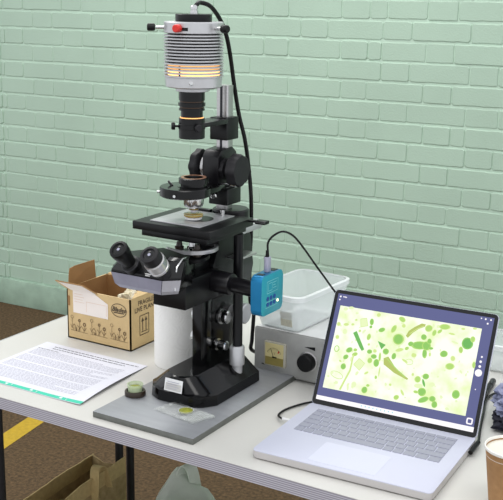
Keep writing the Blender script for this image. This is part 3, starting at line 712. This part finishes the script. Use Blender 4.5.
bm = B(); flatpoly(bm, [(.0075, .0080), (.3068, .0080), (.3068, .0170), (.0075, .0158)], D0+.0001); obj('taskbar', bm, 'scr_white', lid_, flat=True)
bm = B(); flatpoly(bm, [(.0160, .0315), (.2885, .0330), (.2880, .1890), (.0165, .1885)], D0+.0001); pic = obj('micrograph', bm, 'scr_bg', lid_, flat=True)
BLOBS= [(84.4,167.7,3.5,5.5,8,1),(84.5,158.2,2.5,2.4,8,1),(106.6,156.2,5.7,3.6,28,1),(95.0,182.7,3.8,3.7,8,3),(28.5,183.6,3.9,2.8,8,4),(38.8,187.2,4.7,2.4,8,4),(21.0,153.3,3.4,3.7,8,3),(36.0,154.9,4.9,2.8,8,3),(48.7,157.0,2.9,2.2,8,3),(53.6,166.4,2.5,1.9,8,3),(64.9,147.3,2.5,2.4,8,3),(36.0,141.4,3.9,4.4,8,4),(23.6,128.7,3.5,3.7,8,3),(84.7,139.2,3.4,5.5,-2,2),(52.4,108.9,5.8,4.2,28,1),(64.0,111.0,3.3,2.7,8,2),(64.8,102.9,5.0,3.3,28,2),(91.9,112.7,4.4,3.6,8,1),(101.7,115.7,3.4,3.3,8,3),(87.7,125.5,2.3,2.2,8,3),(141.1,181.7,6.2,4.0,-22,2),(146.4,170.4,3.7,3.3,8,3),(128.9,161.8,3.8,7.3,-22,2),(141.3,144.6,11.5,11.2,8,4),(141.3,144.6,8.9,8.8,8,1),(193.4,173.6,6.2,5.7,8,2),(183.2,140.4,14.6,6.4,8,1),(187.5,156.5,4.6,4.7,8,1),(195.4,141.6,7.3,7.1,8,1),(195.4,126.9,3.4,7.1,8,1),(166.2,140.2,4.6,3.9,8,1),(199.2,150.6,3.6,4.5,8,1),(204.3,138.6,4.0,2.1,8,1),(160.5,130.8,3.7,2.7,38,2),(147.4,125.7,7.4,3.2,18,3),(122.6,118.3,5.2,5.0,8,1),(139.4,112.6,3.7,5.4,-7,1),(175.9,121.0,4.6,4.1,8,3),(127.5,104.8,4.9,3.2,8,3),(221.8,181.1,9.0,4.6,8,2),(205.0,167.2,3.3,5.4,-7,2),(214.4,171.6,4.7,2.5,48,2),(236.8,170.8,6.1,1.8,-2,3),(255.3,183.1,3.5,1.9,8,3),(275.7,186.9,3.5,1.8,8,3),(267.7,158.6,8.8,9.5,8,0),(275.8,167.5,3.8,4.9,8,2),(258.3,145.4,3.5,5.3,8,2),(229.6,133.0,6.1,5.3,23,1),(245.1,156.7,5.7,1.8,-12,4),(247.2,127.8,4.1,4.4,8,3),(244.6,113.0,7.4,5.2,8,2),(286.1,123.3,2.6,5.2,8,2),(204.7,127.6,2.0,3.5,8,3),(48.5,94.9,4.8,3.8,38,1),(47.6,76.7,4.6,5.1,8,1),(39.5,85.7,2.9,1.8,-22,3),(94.3,73.1,4.2,2.0,38,3),(97.4,42.0,5.1,5.3,-12,1),(102.1,51.3,3.0,2.3,8,2),(102.0,105.3,5.1,3.8,8,1),(96.0,96.7,4.2,4.7,8,2),(109.2,94.6,4.9,6.3,8,1),(113.9,68.6,2.2,3.0,8,2),(64.7,41.3,1.7,6.1,8,4),(75.2,47.8,4.2,4.7,8,4),(122.6,118.5,5.2,4.7,8,1),(113.5,106.6,2.1,7.2,8,2),(118.2,80.2,1.3,9.3,3,3),(161.5,107.9,5.9,2.0,-22,3),(194.6,127.5,3.6,7.1,8,1),(205.4,87.4,5.2,4.7,8,1),(191.7,79.7,5.1,5.3,8,2),(203.8,75.4,2.0,6.3,26,0),(203.8,59.1,6.8,6.6,8,1),(193.0,57.0,4.1,2.4,-2,2),(209.1,46.0,9.3,4.2,30,1),(181.2,86.5,2.2,2.8,8,3),(143.6,60.6,2.4,2.3,8,3),(168.5,51.1,2.2,5.6,38,3),(159.4,40.5,4.6,3.9,38,2),(195.5,68.4,7.2,3.5,8,4),(225.0,50.6,5.3,4.5,8,1),(230.5,41.6,4.6,5.5,8,1),(264.8,66.5,6.1,6.9,8,1),(219.1,75.3,4.6,3.5,8,4),(253.9,38.8,2.8,2.2,8,4),(39.9,44.1,3.9,1.8,8,4)]
ROD = [(52.8,141.4),(59.1,146.3),(81.1,114.9),(76.9,111.3),(71.9,116.1)]
CURVED = [(153.9,153.0),(157.6,162.9),(167.2,172.0),(178.8,180.4),(186.5,179.9),(185.5,175.1),(175.3,169.6),(165.7,160.6),(158.4,150.0)]
WEDGE = [(121.2,105.4),(129.4,110.2),(147.2,92.3),(174.4,77.5),(172.6,74.9),(145.7,83.1),(123.5,94.6)]
TRI = [(103.4,134.9),(120.1,130.3),(113.4,120.6)]
SQ = [(75.1,97.0),(87.7,89.7),(80.0,75.2),(67.0,84.1)]
SQ2 = [(61.9,169.7),(73.3,172.9),(78.3,159.0),(65.2,154.9)]
STEM = [(61.2,101.0),(64.1,101.5),(63.9,71.2),(56.9,49.2),(52.5,33.3),(48.4,33.5),(53.6,50.4),(60.6,72.5)]
UI = [(296.6,111.0),(296.8,122.1),(296.8,131.0),(297.3,139.7),(296.8,81.7),(296.9,26.1),(13.2,205.5),(21.5,205.2),(12.5,199.5),(283.7,207.1),(291.7,206.8),(301.4,206.7),(296.3,199.4),(114.2,13.9),(122.0,14.0),(129.7,13.9)]
def to_m(P): return [(u/1000, v/1000) for u, v in P]
bm = B(); rb = random.Random(5); dd = D0+.0002
for i in range(70):
    u, v = rb.uniform(.022, .282), rb.uniform(.038, .183); s_ = rb.uniform(.0008, .0026)
    ell(bm, u, v, s_*rb.uniform(1, 1.8), s_, rb.uniform(0, 180), dd, 4, 10, .15, rb)
for k, (u, v, a, b_, an, ci) in enumerate(BLOBS):
    dd += .000002
    ell(bm, u/1000, v/1000, a/1000*1.15, b_/1000*1.15, an, dd, min(4, ci+1) if ci < 3 else 4, 20, .02, rb); dd += .000002
    ell(bm, u/1000, v/1000, a/1000*.92, b_/1000*.92, an, dd, ci, 20, .06 if a < 8 else .02, rb)
    if ci in (1, 2) and a > 30: ell(bm, u/1000-.0004, v/1000-.0003, a/1000*.6, b_/1000*.6, an, dd+.000001, ci-1 if ci == 2 else 0, 16, .05, rb)
dd += .000004
for P, ci in ((ROD, 0), (CURVED, 5), (WEDGE, 5), (TRI, 0), (SQ, 4), (SQ2, 4), (STEM, 3)):
    flatpoly(bm, to_m(P), dd, ci); dd += .000002
def loopl(P, w, ci):
    to = lambda u, v: lm(u, v, dd)
    line_on(bm, P+[P[0]], w, to, ci)
loopl(to_m(SQ), .0010, 3); loopl(to_m(SQ2), .0010, 3)
loopl([(.0385+.0125*math.cos(t_/18*2*PI), .0590+.0060*math.sin(t_/18*2*PI)-.0022*math.cos(t_/18*2*PI)) for t_ in range(18)], .0012, 3)
loopl([(.0275+.0045*math.cos(t_/14*2*PI), .1070+.0055*math.sin(t_/14*2*PI)) for t_ in range(14)], .0016, 2)
loopl([(.170+.007*math.cos(t_/14*2*PI), .1075+.005*math.sin(t_/14*2*PI)) for t_ in range(14)], .0010, 3)
line_on(bm, [(.126, .107), (.150, .090), (.168, .079)], .0018, lambda u, v: lm(u, v, dd), 2)
line_on(bm, [(.160, .158), (.172, .169), (.184, .1765)], .0012, lambda u, v: lm(u, v, dd), 3)
obj('algae_image', bm, ['scr_blob%d' % i for i in range(6)], lid_, flat=True)
d2 = D0+.0002
def icon(bm, mi_='scr_white', nm='screen_icon'): return obj(nm, bm, mi_ if isinstance(mi_, list) else [mi_], lid_, flat=True)
bm = B(); ell(bm, .2966, .111, .0064, .0064, 0, d2, 0, 28); icon(bm, nm='shutter_button')
for (u, v, r_) in ((.2968, .1225, .0024), (.2968, .131, .0023), (.2973, .1397, .0018), (.2968, .0817, .0010), (.2837, .2071, .0012), (.2915, .2068, .0016), (.3010, .2067, .0016), (.2963, .1994, .0017), (.0132, .2055, .0018), (.0125, .1995, .0015), (.0195, .2058, .0013), (.0225, .2056, .0013), (.0250, .2054, .0011)):
    bm = B(); ell(bm, u, v, r_, r_, 0, d2, 0, 12); icon(bm)
bm = B(); flatpoly(bm, rrect(.2915, .3030, .0200, .0315, .003, 4), d2, 0)
flatpoly(bm, rrect(.2940, .3005, .0225, .0290, .001, 2), d2+.00005, 1); flatpoly(bm, rrect(.2955, .2992, .0240, .0276, .0005, 2), d2+.0001, 1); icon(bm, ['scr_white', 'scr_ui'], 'gallery_button')
for k in range(9):
    bm = B(); ell(bm, .098+.0075*k, .0125, .0013, .0013, 0, d2, 0, 10); icon(bm, 'scr_cyan')

# charging lead on the laptop's right side
cl = thing('charging_lead', 'black charging lead with slim plug in the laptop right side', 'cable', (-.505, 1.56, TZ))
def LWp(u, y, z): c, s = math.cos(LR), math.sin(LR); return V(LX+u*c-y*s, LY+u*s+y*c, TZ+z)
bm = B(); a0, a1 = LWp(LW+.0045, -.048, .009), LWp(LW+.0045, .000, .009)
cyl(bm, a0, a1, .0040, 16, .0008); obj('plug', bm, 'black_rubber', cl)
bm = B(); cyl(bm, LWp(LW-.001, -.044, .009), LWp(LW+.006, -.044, .009), .0030, 14); obj('plug_tip', bm, 'satin_alu', cl)
bm = B(); tube(bm, smooth_path([a1, (-0.5230, 1.6760, 0.7440), (-0.5420, 1.7490, 0.7440), (-0.5570, 1.8080, 0.7440), (-0.5570, 1.8420, 0.7440), (-0.5480, 1.8630, 0.7440)], 8), .0024, 10); obj('cord', bm, 'black_rubber', cl)
# black pen lying behind the laptop
pn = thing('marker_pen', 'black marker pen lying behind the right edge of laptop screen', 'pen', (-.575, 1.86, TZ))
bm = B(); cyl(bm, (-.5630, 1.795, TZ+.006), (-.5735, 1.880, TZ+.006), .006, 20, .001); obj('barrel', bm, 'black_rubber', pn)
bm = B(); lathe(bm, (-.5735, 1.880, TZ+.006), (-.1235, 1, 0), [(.0063, 0), (.0063, .030), (.0045, .033)], 20); obj('cap', bm, 'black_paint', pn)

# clear tub at the right
ct_ = thing('clear_food_tub', 'clear plastic tub with white rim behind blue grey cloth at right edge', 'plastic tub', (-.548, 2.020, TZ), math.radians(3), local=True)
bm = B(); tubm(bm, .085, .056, .062, .070, .045); obj('tub_wall', bm, 'tub_plastic', ct_)
obj('rim', rim_bm(.085, .056, .062, .022), 'tub_rim', ct_)

# crumpled cloth
def lump(name, c, R, seed, mats, amp=.35, freq=30, sub=4, flat_z=None, stretch=(1, 1, 1)):
    bm = B(); bmesh.ops.create_icosphere(bm, subdivisions=sub, radius=1.0); off = V(seed*3.1, seed*1.7, seed)
    for v in bm.verts:
        d = v.co.normalized(); q = d*freq*.1+off
        n_ = noise.noise(q)+.5*noise.noise(q*2.1)+.3*abs(noise.noise(q*4.3))
        rid = 1-abs(noise.noise(q*1.6+V(5, 5, 5)))*2
        k = 1+amp*n_+amp*.4*rid
        v.co = V(c[0]+d.x*R[0]*k, c[1]+d.y*R[1]*k, c[2]+d.z*R[2]*k)
        if flat_z is not None and v.co.z < flat_z: v.co.z = flat_z
    return bm
cl_ = thing('crumpled_cloth', 'crumpled blue grey cloth bundle on the table beside the paper cup', 'cloth', (-.455, 1.745, TZ))
bm = lump('c', (-.464, 1.770, TZ+.034), (.056, .075, .034), 4, None, .30, 34, 5, TZ+.0005)
for f in bm.faces: f.material_index = 0
obj('bundle', bm, ['cloth_blue'], cl_)
bm = lump('d', (-.474, 1.728, TZ+.014), (.040, .045, .014), 9, None, .3, 26, 4, TZ+.0003); obj('dark_lining', bm, ['cloth_dark'], cl_)

# paper cup
cx, cy = -.393, 1.424
cu_ = thing('paper_cup', 'brown kraft paper cup of milky drink at right edge of table', 'cup', (cx, cy, TZ))
bm = B(); lathe(bm, (cx, cy, TZ), (0, 0, 1), [(.0275, .001), (.0285, 0), (.0400, .098), (.0390, .098), (.0276, .004), (.0, .004)], 64, caps=False); obj('cup_wall', bm, 'cup_brown', cu_)
bm = B(); lathe(bm, (cx, cy, TZ+.0975), (0, 0, 1), [(.0396, -.002), (.0408, -.002), (.0415, 0), (.0410, .0024), (.0396, .0028), (.0388, .001), (.0386, -.012)], 64, caps=False); obj('rolled_rim', bm, 'cup_white', cu_)
bm = B(); lathe(bm, (cx, cy, TZ+.0935), (0, 0, 1), [(.0, .0), (.0386, 0), (.0386, .0002), (.0, .0002)], 64, caps=False); obj('drink', bm, 'coffee', cu_)

# ------------------------------------------------------------------ cardboard box
BX0, BX1, BY0, BY1, BZ1 = -1.474, -1.297, 1.660, 1.800, TZ+.116
cb = thing('cardboard_box', 'open brown cardboard plant box with white label and printed flowers', 'box', ((BX0+BX1)/2, (BY0+BY1)/2, TZ))
t_ = .003
bm = B()
box(bm, BX0, BX1, BY0, BY0+t_, TZ, BZ1); box(bm, BX0, BX1, BY1-t_, BY1, TZ, BZ1)
box(bm, BX0, BX0+t_, BY0, BY1, TZ, BZ1); box(bm, BX1-t_, BX1, BY0, BY1, TZ, BZ1); box(bm, BX0, BX1, BY0, BY1, TZ, TZ+t_)
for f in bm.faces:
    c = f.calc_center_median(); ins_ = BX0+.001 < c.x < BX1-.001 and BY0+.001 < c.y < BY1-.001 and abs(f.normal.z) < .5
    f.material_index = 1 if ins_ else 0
cw = obj('carton', bm, ['card', 'card_inner'], cb, flat=True)
def slab(P, th, mats, name, parent, mi=(0, 0)):
    bm = B(); P = [Vector(p) for p in P]; n_ = (P[1]-P[0]).cross(P[2]-P[0]).normalized()*th
    A = [bm.verts.new(p) for p in P]; C_ = [bm.verts.new(p+n_) for p in P]
    bm.faces.new(A).material_index = mi[0]; bm.faces.new(C_[::-1]).material_index = mi[1]
    for i in range(len(P)): bm.faces.new((A[i], C_[i], C_[(i+1) % len(P)], A[(i+1) % len(P)])).material_index = mi[0]
    return obj(name, bm, mats, parent, flat=True)
# front flap leaning out, back flap upright, side flaps
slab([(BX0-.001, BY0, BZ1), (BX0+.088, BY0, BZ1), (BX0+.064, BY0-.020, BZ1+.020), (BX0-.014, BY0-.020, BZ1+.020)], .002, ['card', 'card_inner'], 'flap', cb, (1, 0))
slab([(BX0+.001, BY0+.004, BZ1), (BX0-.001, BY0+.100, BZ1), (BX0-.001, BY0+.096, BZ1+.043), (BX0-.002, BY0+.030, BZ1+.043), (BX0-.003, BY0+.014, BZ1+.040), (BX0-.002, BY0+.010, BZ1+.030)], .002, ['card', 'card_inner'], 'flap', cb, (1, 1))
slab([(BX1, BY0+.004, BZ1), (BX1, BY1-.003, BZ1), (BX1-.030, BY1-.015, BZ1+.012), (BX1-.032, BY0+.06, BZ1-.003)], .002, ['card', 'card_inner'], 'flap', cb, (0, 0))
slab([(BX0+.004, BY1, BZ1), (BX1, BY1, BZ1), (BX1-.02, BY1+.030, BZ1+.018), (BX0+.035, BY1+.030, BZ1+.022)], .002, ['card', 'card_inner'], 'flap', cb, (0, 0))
fy_ = BY0-.0006
bm = B(); quad(bm, [(-1.456, fy_, .802), (-1.358, fy_, .802), (-1.358, fy_, .836), (-1.4, fy_, BZ1), (-1.456, fy_, BZ1)][:5])
yo = .0006
fp_ = lambda x, t__: (x, BY0-.020*t__-.0020, BZ1+.020*t__-.0020)
quad(bm, [fp_(BX0+.012, 0), fp_(BX0+.084, 0), fp_(BX0+.062, .97), fp_(BX0-.006, .97)])
quad(bm, [(BX0+.018, fy_, BZ1-.004), (BX0+.080, fy_, BZ1-.004), fp_(BX0+.084, .0), fp_(BX0+.012, .0)])
lb = obj('carton_label', bm, 'carton_label', cb, flat=True); lb['label'] = 'white paper label wrapped over the front edge'
bm = B(); to = lambda x, z: (x, fy_-.0003, z); line_on(bm, [(-1.418, .808), (-1.418, .832), (-1.362, .832)], .0010, to); line_on(bm, [(-1.362, .808), (-1.362, .832)], .0010, to)
for k in range(4): line_on(bm, [(-1.452, .846-.006*k), (-1.428+.004*(k % 2), .846-.006*k)], .0010, to)
obj('label_print', bm, 'peach_print', lb, flat=True)
# oval logo with script lettering
bm = B(); ox, oz = -1.328, .828
ov = [(ox+.0205*math.cos(a*2*PI/32), oz+.0145*math.sin(a*2*PI/32)) for a in range(33)]; line_on(bm, ov, .0016, to)
text_bm(bm, 'Blades', .0145, Matrix.Translation((ox-.0190, fy_-.0004, oz-.0030)) @ Matrix.Rotation(PI/2, 4, 'X'), shear=.35, bold=.0004)
line_on(bm, [(ox-.014, oz-.0062), (ox+.014, oz-.0055)], .0024, to)
o = obj('printed_logo', bm, 'card_ink', cw, flat=True); o['label'] = 'black oval logo with script lettering'
# flower border
bm = B(); rf = random.Random(2)
def circ(x, z, r_, w): line_on(bm, [(x+r_*math.cos(a*PI/5), z+r_*math.sin(a*PI/5)) for a in range(11)], w, to)
for g in range(3):
    gx = BX0+.006+.056*g; z0 = .760
    line_on(bm, [(gx+.004, z0), (gx+.052, z0-.001)], .0009, to)
    circ(gx+.008, z0+.031, .0036, .0010)
    line_on(bm, [(gx+.008, z0+.027), (gx+.008, z0+.004), (gx+.003, z0+.013)], .0010, to); line_on(bm, [(gx+.008, z0+.008), (gx+.014, z0+.015), (gx+.019, z0+.008), (gx+.020, z0)], .0012, to)
    line_on(bm, [(gx+.029, z0), (gx+.029, z0+.022)], .0011, to); circ(gx+.029, z0+.025, .0028, .0022)
    for s_ in (-1, 1): line_on(bm, [(gx+.029, z0+.006), (gx+.029+s_*.006, z0+.014)], .0012, to)
    line_on(bm, [(gx+.041, z0), (gx+.043, z0+.014)], .0011, to); circ(gx+.043, z0+.018, .0034, .0026)
    for s_ in (-1, 1): line_on(bm, [(gx+.042, z0+.003), (gx+.042+s_*.006, z0+.011)], .0013, to)
    for q in range(6): xx = gx+rf.uniform(.010, .026); line_on(bm, [(xx, z0), (xx+rf.uniform(-.002, .002), z0+rf.uniform(.004, .010))], .0010, to)
obj('printed_flowers', bm, 'card_ink_soft', cw, flat=True)
bm = B(); RX = Matrix.Rotation(PI/2, 4, 'Z') @ Matrix.Rotation(PI/2, 4, 'X')
text_bm(bm, 'FRAGILE', .0150, Matrix.Translation((BX1+.0006, BY0+.026, .8365)) @ RX, bold=.0002)
text_bm(bm, 'LIVE PLANTS', .0150, Matrix.Translation((BX1+.0006, BY0+.014, .8225)) @ RX, bold=.0002)
tx = lambda y, z: (BX1+.0006, y, z)
y0, y1, z0, z1 = BY0+.032, BY0+.064, .768, .812
line_on(bm, [(y0, z0), (y1, z0), (y1, z1), (y0, z1), (y0, z0)], .0018, tx)
for yc in (y0+.010, y1-.010):
    line_on(bm, [(yc, z0+.008), (yc, z1-.012)], .0026, tx); quad(bm, [tx(yc-.005, z1-.014), tx(yc+.005, z1-.014), tx(yc, z1-.005)][:3])
line_on(bm, [(y0+.005, z0+.0065), (y1-.005, z0+.0065)], .0016, tx)
obj('printed_warning', bm, 'card_ink', cw, flat=True)
bm = B(); box(bm, BX0+.003, BX0+.0085, BY0-.0012, BY0, .816, .838); obj('hand_hole', bm, 'card_inner', cw)
bm = lump('k', (-1.336, 1.712, TZ+.086), (.026, .028, .030), 2, None, .35, 30, 4)
tag(obj('crumpled_paper', bm, 'crumple', flat=True), 'crumpled cream wrapping paper inside the open cardboard box', 'paper')

# kitchen roll
rx, ry, rr_ = -1.171, 1.667, .055
kr = thing('paper_towel_roll', 'white embossed paper towel roll standing between cardboard box and microscope', 'paper towel roll', (rx, ry, TZ))
bm = B(); lathe(bm, (rx, ry, TZ), (0, 0, 1), [(.020, .0005), (rr_-.001, 0), (rr_, .001), (rr_, .149), (rr_-.001, .150), (.020, .1495), (.020, .0005)], 72, caps=False); obj('towel_layers', bm, 'towel', kr)
bm = B(); lathe(bm, (rx, ry, TZ+.0006), (0, 0, 1), [(.0200, 0), (.0200, .1495), (.0188, .1495), (.0188, 0), (.0200, 0)], 40, caps=False); obj('card_core', bm, 'card', kr)

# printed sheet
sh = thing('printed_sheet', 'white printed sheet with teal strip at its lower edge, lying left on table', 'paper sheet', (-1.34, 1.49, TZ))
SX0, SX1, SY0, SY1 = -1.490, -1.194, 1.371, 1.609
def shz(x, y):
    k = max(0, (x-(SX1-.10))/.10); j = max(0, (y-SY0)/(SY1-SY0))
    return TZ+.0008+.008*k*k*(math.sin(j*PI*.9+.3)*.9)
bm = B(); NX, NY = 24, 18; G = [[None]*(NY+1) for _ in range(NX+1)]
def sxy(i, j):
    v_ = j/NY; x = SX0+(SX1-SX0)*i/NX + (-.020)*v_*(i/NX); return x, SY0+(SY1-SY0)*v_
for i in range(NX+1):
    for j in range(NY+1):
        x, y = sxy(i, j); G[i][j] = (bm.verts.new((x, y, shz(x, y))), bm.verts.new((x, y, shz(x, y)-.0003)))
for i in range(NX):
    for j in range(NY):
        bm.faces.new((G[i][j][0], G[i+1][j][0], G[i+1][j+1][0], G[i][j+1][0])); bm.faces.new((G[i][j][1], G[i][j+1][1], G[i+1][j+1][1], G[i+1][j][1]))
for i in range(NX):
    bm.faces.new((G[i][0][0], G[i][0][1], G[i+1][0][1], G[i+1][0][0])); bm.faces.new((G[i][NY][0], G[i+1][NY][0], G[i+1][NY][1], G[i][NY][1]))
for j in range(NY):
    bm.faces.new((G[0][j][0], G[0][j+1][0], G[0][j+1][1], G[0][j][1])); bm.faces.new((G[NX][j][0], G[NX][j][1], G[NX][j+1][1], G[NX][j+1][0]))
pg = obj('page', bm, 'paper', sh)
def strip(bm, x0, x1, y0, y1, mi=0, dz=.0003):
    n_ = max(1, int((x1-x0)/.01))
    for k in range(n_):
        a, b = x0+(x1-x0)*k/n_, x0+(x1-x0)*(k+1)/n_
        quad(bm, [(a, y0, shz(a, y0)+dz), (b, y0, shz(b, y0)+dz), (b, y1, shz(b, y1)+dz), (a, y1, shz(a, y1)+dz)], mi)
bm = B(); strip(bm, SX0, SX1, SY0+.0015, SY0+.0125); tl = obj('teal_strip', bm, 'teal_print', sh)
bm = B()
for x in (-1.46, -1.39, -1.325, -1.25): strip(bm, x, x+.006, SY0+.0045, SY0+.0100, 0, .0006); strip(bm, x+.016, x+.0175, SY0+.0045, SY0+.0095, 0, .0006)
obj('strip_icons', bm, 'white_print', tl)
bm = B(); rt = random.Random(11)
def words(x0, x1, y, h, mi, wmin=.004, wmax=.013, gap=.002):
    x = x0
    while x < x1:
        w_ = rt.uniform(wmin, wmax); strip(bm, x, min(x+w_, x1), y, y+h, mi); x += w_+gap
words(-1.452, -1.225, 1.5905, .0026, 0); words(-1.449, -1.252, 1.5800, .0026, 0)
words(-1.480, -1.420, 1.5690, .0018, 0)
y = 1.563
for k in range(30):
    if k in (6, 13, 20): y -= .0055; continue
    e = -1.235 if rt.random() < .8 else rt.uniform(-1.38, -1.28)
    words(-1.478, e, y, .0013, 1); y -= .0055
    if y < SY0+.024: break
obj('printed_text', bm, ['ink', 'ink_faint'], pg, flat=True)

# stacked glass dishes
dx, dy = -1.1235, 1.449
ga = thing('glass_jar', 'small round glass pot of green liquid in dark base, on the grey plate corner', 'glass jar', (dx, dy, PZ))
bm = B(); lathe(bm, (dx, dy, PZ), (0, 0, 1), [(.0185, 0), (.0200, .001), (.0200, .008), (.0190, .010), (.0155, .010), (.0150, .0025)], 48); obj('dark_base', bm, 'dark_resin', ga)
bm = B(); lathe(bm, (dx, dy, PZ+.0030), (0, 0, 1), [(.0130, 0), (.0140, .001), (.0140, .015), (.0155, .0155), (.0155, .0195), (.0138, .0195), (.0128, .004), (.0, .004)], 48, caps=False); gl_ = obj('glass_pot', bm, 'glass_green', ga)
bm = B(); lathe(bm, (dx, dy, PZ+.0072), (0, 0, 1), [(.0, 0), (.0126, 0), (.0126, .0085), (.0, .0085)], 40, caps=False); obj('green_liquid', bm, 'algae', gl_)

# acrylic slide with green sample
sl = thing('acrylic_slide', 'clear acrylic slide holding round yellow green sample at front of plate', 'slide', (-1.0, 1.42, PZ))
P4 = [(-1.060, 1.408), (-.962, 1.388), (-.938, 1.433), (-1.036, 1.455)]
P4 = [(-1.050, 1.409), (-.953, 1.392), (-.936, 1.440), (-1.036, 1.457)]
bm = B(); prism(bm, P4, 'z', PZ+.0006, PZ+.0040, bev=.0005); s1 = obj('slide_plate', bm, 'acrylic', sl)
bm = B(); prism(bm, [(-.985, 1.3985), (-.953, 1.393), (-.937, 1.439), (-.969, 1.4445)], 'z', PZ+.0041, PZ+.0056, bev=.0003); obj('cover_slide', bm, 'glass', sl)
bm = B(); lathe(bm, (-.992, 1.428, PZ+.0041), (0, 0, 1), [(.0125, 0), (.0125, .0022), (.0115, .0025), (.0, .0025)], 48, caps=False); obj('sample', bm, 'algae', sl)
bm = B(); lathe(bm, (-.992, 1.428, PZ+.0041), (0, 0, 1), [(.0148, 0), (.0148, .0030), (.0128, .0030), (.0128, 0), (.0148, 0)], 48, caps=False); obj('well_ring', bm, 'acrylic', sl)
for k, (x, y) in enumerate(((-1.032, 1.436), (-1.034, 1.415), (-1.000, 1.403))):
    bm = B(); cyl(bm, (x, y, PZ+.0041), (x, y, PZ+.0060), .0035, 20, .0004); obj('spacer', bm, 'acrylic', sl)

# ------------------------------------------------------------------ bags below the table
tt = thing('jute_tote_bag', 'brown woven jute tote bag with short handles standing on floor under table', 'bag', (-1.45, 1.55, 0))
def sheetbag(bm, x, ya, yb, z1, bul, th, seed, dip=.0):
    NY_, NZ_ = 26, 22; g = []
    for i in range(NY_+1):
        row = []
        for j in range(NZ_+1):
            s_, v_ = i/NY_, j/NZ_; y = ya+(yb-ya)*s_
            xx = x+bul*math.sin(s_*PI)*math.sin(min(1, v_*1.2)*PI)+.006*noise.noise(V(s_*4, v_*4, seed))+.004*noise.noise(V(s_*9, v_*9, seed+3))
            row.append((xx, y, v_*(z1-dip*math.sin(s_*PI)*0-dip*(1-s_)**2)))
        g.append(row)
    F = [[bm.verts.new(p) for p in r] for r in g]; K = [[bm.verts.new((p[0]-th, p[1], p[2])) for p in r] for r in g]
    for i in range(NY_):
        for j in range(NZ_):
            mi = 1 if j >= NZ_-2 else 0
            bm.faces.new((F[i][j], F[i+1][j], F[i+1][j+1], F[i][j+1])).material_index = mi; bm.faces.new((K[i][j], K[i][j+1], K[i+1][j+1], K[i+1][j])).material_index = mi
        bm.faces.new((F[i][NZ_], F[i+1][NZ_], K[i+1][NZ_], K[i][NZ_])).material_index = 1
    for j in range(NZ_): bm.faces.new((F[0][j], F[0][j+1], K[0][j+1], K[0][j])); bm.faces.new((F[NY_][j], K[NY_][j], K[NY_][j+1], F[NY_][j+1]))
bm = B(); sheetbag(bm, -1.400, 1.36, 1.765, .425, .018, .003, 1, .06); obj('front_panel', bm, ['jute', 'jute_band'], tt)
bm = B(); sheetbag(bm, -1.500, 1.36, 1.770, .405, -.015, .003, 5, .05); obj('back_panel', bm, ['jute', 'jute_band'], tt)
for nm, y_, s_ in (('gusset', 1.765, 1), ('gusset', 1.36, -1)):
    bm = B(); Z = [0, .1, .2, .3, .405 if s_ > 0 else .35]
    pr_ = []
    for z in Z:
        k = z/.4; pr_.append([(-1.402, y_, z), (-1.450, y_+s_*(.012-.030*k), z), (-1.502, y_+s_*.003, z), (-1.502, y_-.003, z), (-1.450, y_+s_*(.009-.030*k), z), (-1.402, y_-.003, z)])
    loft(bm, pr_); obj(nm, bm, 'jute', tt)
bm = B(); box(bm, -1.502, -1.402, 1.362, 1.765, .0, .004); obj('bag_bottom', bm, 'jute', tt)
def strap(P, w, th, wd):
    bm = B(); P = smooth_path(P, 6); wd = Vector(wd).normalized()
    rings = []
    for i, p in enumerate(P):
        t2 = (P[min(i+1, len(P)-1)]-P[max(i-1, 0)]).normalized(); n_ = t2.cross(wd).normalized()
        rings.append([p+wd*w/2+n_*th/2, p-wd*w/2+n_*th/2, p-wd*w/2-n_*th/2, p+wd*w/2-n_*th/2])
    loft(bm, rings); return bm
bm = strap([(-1.396, 1.640, .36), (-1.395, 1.645, .405), (-1.402, 1.655, .432), (-1.408, 1.672, .437), (-1.404, 1.688, .425), (-1.396, 1.694, .38)], .022, .0025, (1, .25, 0)); obj('handle', bm, 'jute_band', tt)
bm = strap([(-1.392, 1.40, .32), (-1.37, 1.41, .40), (-1.36, 1.45, .440), (-1.36, 1.50, .440), (-1.375, 1.54, .40), (-1.392, 1.55, .34)], .010, .0025, (1, 0, 0)); obj('handle', bm, 'jute_band', tt)

pb = thing('plastic_carrier_bag', 'crumpled pale white plastic carrier bag standing on floor under table', 'bag', (-1.20, 1.75, 0))
bm = B(); bmesh.ops.create_icosphere(bm, subdivisions=5, radius=1.0)
for v in bm.verts:
    d = v.co.normalized(); q = d*2.2+V(3, 1, 4)
    k = 1+.10*noise.noise(q)+.09*(1-2*abs(noise.noise(q*2.3)))
    h = (d.z+1)/2
    hr = max(1e-6, math.hypot(d.x, d.y)); hs = hr**.45/hr
    x = -1.200+d.x*hs*.118*k; y = 1.735+d.y*hs*.135*k; z = h**.8*.350*(1+.07*noise.noise(q*2))
    a = math.exp(-(((d.x+.45)**2+(d.y-.35)**2)/.10))*max(0, d.z); b_ = math.exp(-(((d.x-.40)**2+(d.y+.1)**2)/.10))*max(0, d.z)
    z += .105*a+.060*b_; v.co = V(x, y, max(0, z))
obj('bag_body', bm, 'plastic_bag', pb)
bm = strap([(-1.262, 1.79, .36), (-1.262, 1.80, .41), (-1.255, 1.81, .425), (-1.243, 1.815, .41), (-1.235, 1.82, .36)], .03, .004, (.3, 1, 0)); obj('bag_handle', bm, 'plastic_bag', pb)
